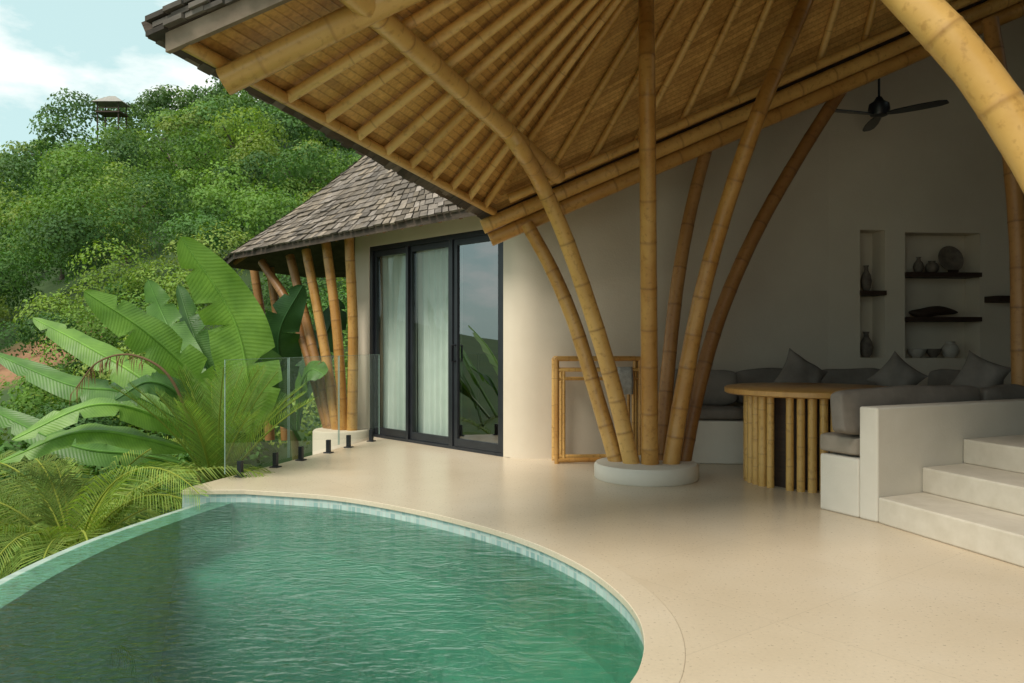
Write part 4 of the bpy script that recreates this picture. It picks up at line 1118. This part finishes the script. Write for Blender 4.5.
for ctrl, W, fc_, cl_, fo_ in [
    ([(248, 455, 8.5), (250, 400, 8.4), (234, 320, 8.3), (181, 237, 8.0)], 0.68, (0.1, -1, 0.15), Lg_, 0.14),
    ([(222, 440, 8.4), (200, 385, 8.2), (150, 335, 7.9), (84, 291, 7.6)], 0.50, (0.35, -0.8, 0.6), Ygreen, 0.2),
    ([(215, 450, 8.4), (150, 385, 8.7), (90, 348, 9.0), (33, 318, 9.4)], 0.36, (0.2, -0.8, 0.6), Ygreen, 0.3),
    ([(215, 455, 8.3), (160, 418, 7.9), (95, 405, 7.5), (12, 440, 7.2)], 0.34, (0.1, -0.6, 0.8), Lg_, 0.3),
    ([(215, 460, 8.2), (150, 440, 7.8), (80, 432, 7.5), (0, 462, 7.3)], 0.36, (0.0, -0.55, 0.85), Ygreen, 0.3),
    ([(225, 440, 8.7), (190, 370, 9.2), (165, 320, 9.5), (148, 280, 9.6)], 0.40, (0.1, -1, 0.3), Mg, 0.3),
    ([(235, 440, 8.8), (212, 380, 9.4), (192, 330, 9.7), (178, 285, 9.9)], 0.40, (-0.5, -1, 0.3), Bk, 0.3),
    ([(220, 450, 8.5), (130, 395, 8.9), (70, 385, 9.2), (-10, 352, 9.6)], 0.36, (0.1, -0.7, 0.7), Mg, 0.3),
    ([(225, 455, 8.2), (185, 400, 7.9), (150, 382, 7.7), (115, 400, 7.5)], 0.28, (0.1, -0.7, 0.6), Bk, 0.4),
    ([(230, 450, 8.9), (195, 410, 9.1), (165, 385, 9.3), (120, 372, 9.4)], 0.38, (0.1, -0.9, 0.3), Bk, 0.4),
    ([(210, 470, 8.6), (140, 455, 8.4), (70, 445, 8.2), (-30, 400, 8.4)], 0.36, (0.0, -0.7, 0.7), Mg, 0.3)]:
    banana_leaf([P(*c) for c in ctrl], W, fc_, cl_, ban, fold=fo_)
dp = cr([P(200, 485, 7.6), P(190, 425, 7.5), P(168, 375, 7.4), P(132, 355, 7.35), P(98, 362, 7.3), P(76, 388, 7.25)], 8)
m = MB(); nd_ = len(dp)-1
m.tube(dp, [0.015*(1-0.75*i/nd_)+0.002 for i in range(nd_+1)], 6, col=(0.24, 0.15, 0.08))
for i in range(22, nd_+1):
    for k in range(2):
        p = lerp(dp[i-1], dp[i], random.random()); l = random.uniform(0.08, 0.20)
        sdx = V3((random.uniform(-0.5, 0.1), random.uniform(-0.3, 0.3), 0)); wv = V3((random.uniform(0.004, 0.008), 0, 0.003))
        b_ = p+sdx*l*0.5-V3((0, 0, l*0.35)); c_ = p+sdx*l*0.7-V3((0, 0, l))
        g = random.uniform(0.7, 1.3)
        m.add([p-wv*0.4, p+wv*0.4, b_+wv, c_, b_-wv], [(0, 1, 2, 4), (4, 2, 3)], 0, col=(0.23*g, 0.14*g, 0.07*g))
m.build('dry_leaf', M['leaf'], ban)
b2 = V3((-2.75, 11.0, -2.6))
ban2 = thing('banana_plant', 'darker banana plant behind the bamboo poles of the pavilion', 'plant', b2)
m = MB(); m.tube(cr([b2, (-2.85, 10.9, -1.2), (-2.95, 10.8, 0.0)], 6), [0.12-0.006*i for i in range(13)], 12); m.build('stem', M['stalk'], ban2, smooth=True)
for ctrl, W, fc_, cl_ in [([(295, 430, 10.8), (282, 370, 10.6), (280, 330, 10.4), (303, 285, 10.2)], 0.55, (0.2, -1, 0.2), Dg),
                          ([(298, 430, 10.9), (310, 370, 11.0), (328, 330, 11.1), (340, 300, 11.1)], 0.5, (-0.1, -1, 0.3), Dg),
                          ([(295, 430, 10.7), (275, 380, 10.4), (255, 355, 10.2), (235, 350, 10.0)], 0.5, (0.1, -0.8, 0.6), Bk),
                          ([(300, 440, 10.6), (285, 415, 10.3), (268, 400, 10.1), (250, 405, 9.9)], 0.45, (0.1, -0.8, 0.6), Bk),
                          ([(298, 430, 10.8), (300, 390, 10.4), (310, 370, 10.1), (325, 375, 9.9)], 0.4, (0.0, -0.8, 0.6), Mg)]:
    banana_leaf([P(*c) for c in ctrl], W, fc_, cl_, ban2)

def frond(parent, p0, az, elev, length, droop, nl, ll, wl, col, hang=0.35, name='frond'):
    m = MB(); n = 18; pts = [V3(p0)]; pit = elev
    for i in range(n):
        pit = elev-droop*((i+1)/n)**1.3
        pts.append(pts[-1]+V3((math.cos(az)*math.cos(pit), math.sin(az)*math.cos(pit), math.sin(pit)))*(length/n))
    m.tube(pts, [0.011*(1-0.8*i/n)+0.002 for i in range(n+1)], 6, col=(col[0]*1.6, col[1]*1.25, col[2]))
    fb = random.uniform(0.65, 1.3)
    for q in range(nl):
        t = 0.14+0.86*q/(nl-1); k = min(int(t*n), n-1); p = lerp(pts[k], pts[k+1], t*n-k)
        tg = (pts[k+1]-pts[k]).normalized(); sd_ = tg.cross(V3((0, 0, 1))).normalized(); up = sd_.cross(tg)
        for sg in (-1, 1):
            l = ll*(math.sin(math.pi*(0.15+0.8*t))**0.6)*random.uniform(0.9, 1.08)
            d = (sd_*sg*0.75+tg*(0.6+0.5*t)+up*0.25+V3((0, 0, random.uniform(-0.08, 0.06)))).normalized()
            dn = V3((0, 0, -hang*l))
            wv = tg*wl
            a = p; b = p+d*l*0.5+dn*0.12; c_ = p+d*l*0.97+dn
            g = fb*random.uniform(0.8, 1.2); cc = (col[0]*g*random.uniform(0.9, 1.2), col[1]*g, col[2]*g)
            m.add([a-wv*0.4, a+wv*0.4, b+wv, c_, b-wv], [(0, 1, 2, 4), (4, 2, 3)], 0, col=cc)
    m.build(name, M['leaf'], parent)
def palm(label, base, nf, length, elev, droop, nl, ll, wl, col, stem=0.08, hang=0.35, zstem=0.3, azr=(0, 2*math.pi)):
    t = thing('palm_plant', label, 'palm', base)
    m = MB(); b = V3(base)
    m.tube([b, b+V3((0, 0, zstem*0.6)), b+V3((0, 0, zstem))], [stem, stem*0.9, stem*0.6], 10); m.build('stem', M['bark'], t, smooth=True)
    for i in range(nf):
        az = azr[0]+(azr[1]-azr[0])*(i+random.uniform(-0.25, 0.25))/nf
        frond(t, b+V3((0, 0, zstem*0.95)), az, elev*random.uniform(0.7, 1.12), length*random.uniform(0.8, 1.15), droop*random.uniform(0.8, 1.2), nl, ll, wl, col, hang)
palm('feathery palm with arching yellow green fronds below the infinity edge', (-3.95, 7.2, -2.5), 20, 2.2, 1.35, 2.0, 72, 0.5, 0.0072, (0.21, 0.30, 0.06), 0.12, 0.42, 1.65)
palm('young green spiky palm in front of the glass balustrade end', (-2.78, 7.5, -2.4), 22, 1.3, 1.35, 0.5, 50, 0.30, 0.0065, (0.145, 0.24, 0.049), 0.07, 0.08, 2.25)
palm('low palm at the lower left corner by the pool edge', (-3.8, 5.7, -2.5), 16, 1.7, 1.25, 1.9, 62, 0.42, 0.007, (0.18, 0.275, 0.055), 0.1, 0.38, 1.25)
palm('darker green palm further down the slope left of the banana plant', (-5.8, 8.6, -2.5), 18, 2.4, 1.25, 1.9, 64, 0.5, 0.009, (0.14, 0.225, 0.046), 0.12, 0.4, 1.3)
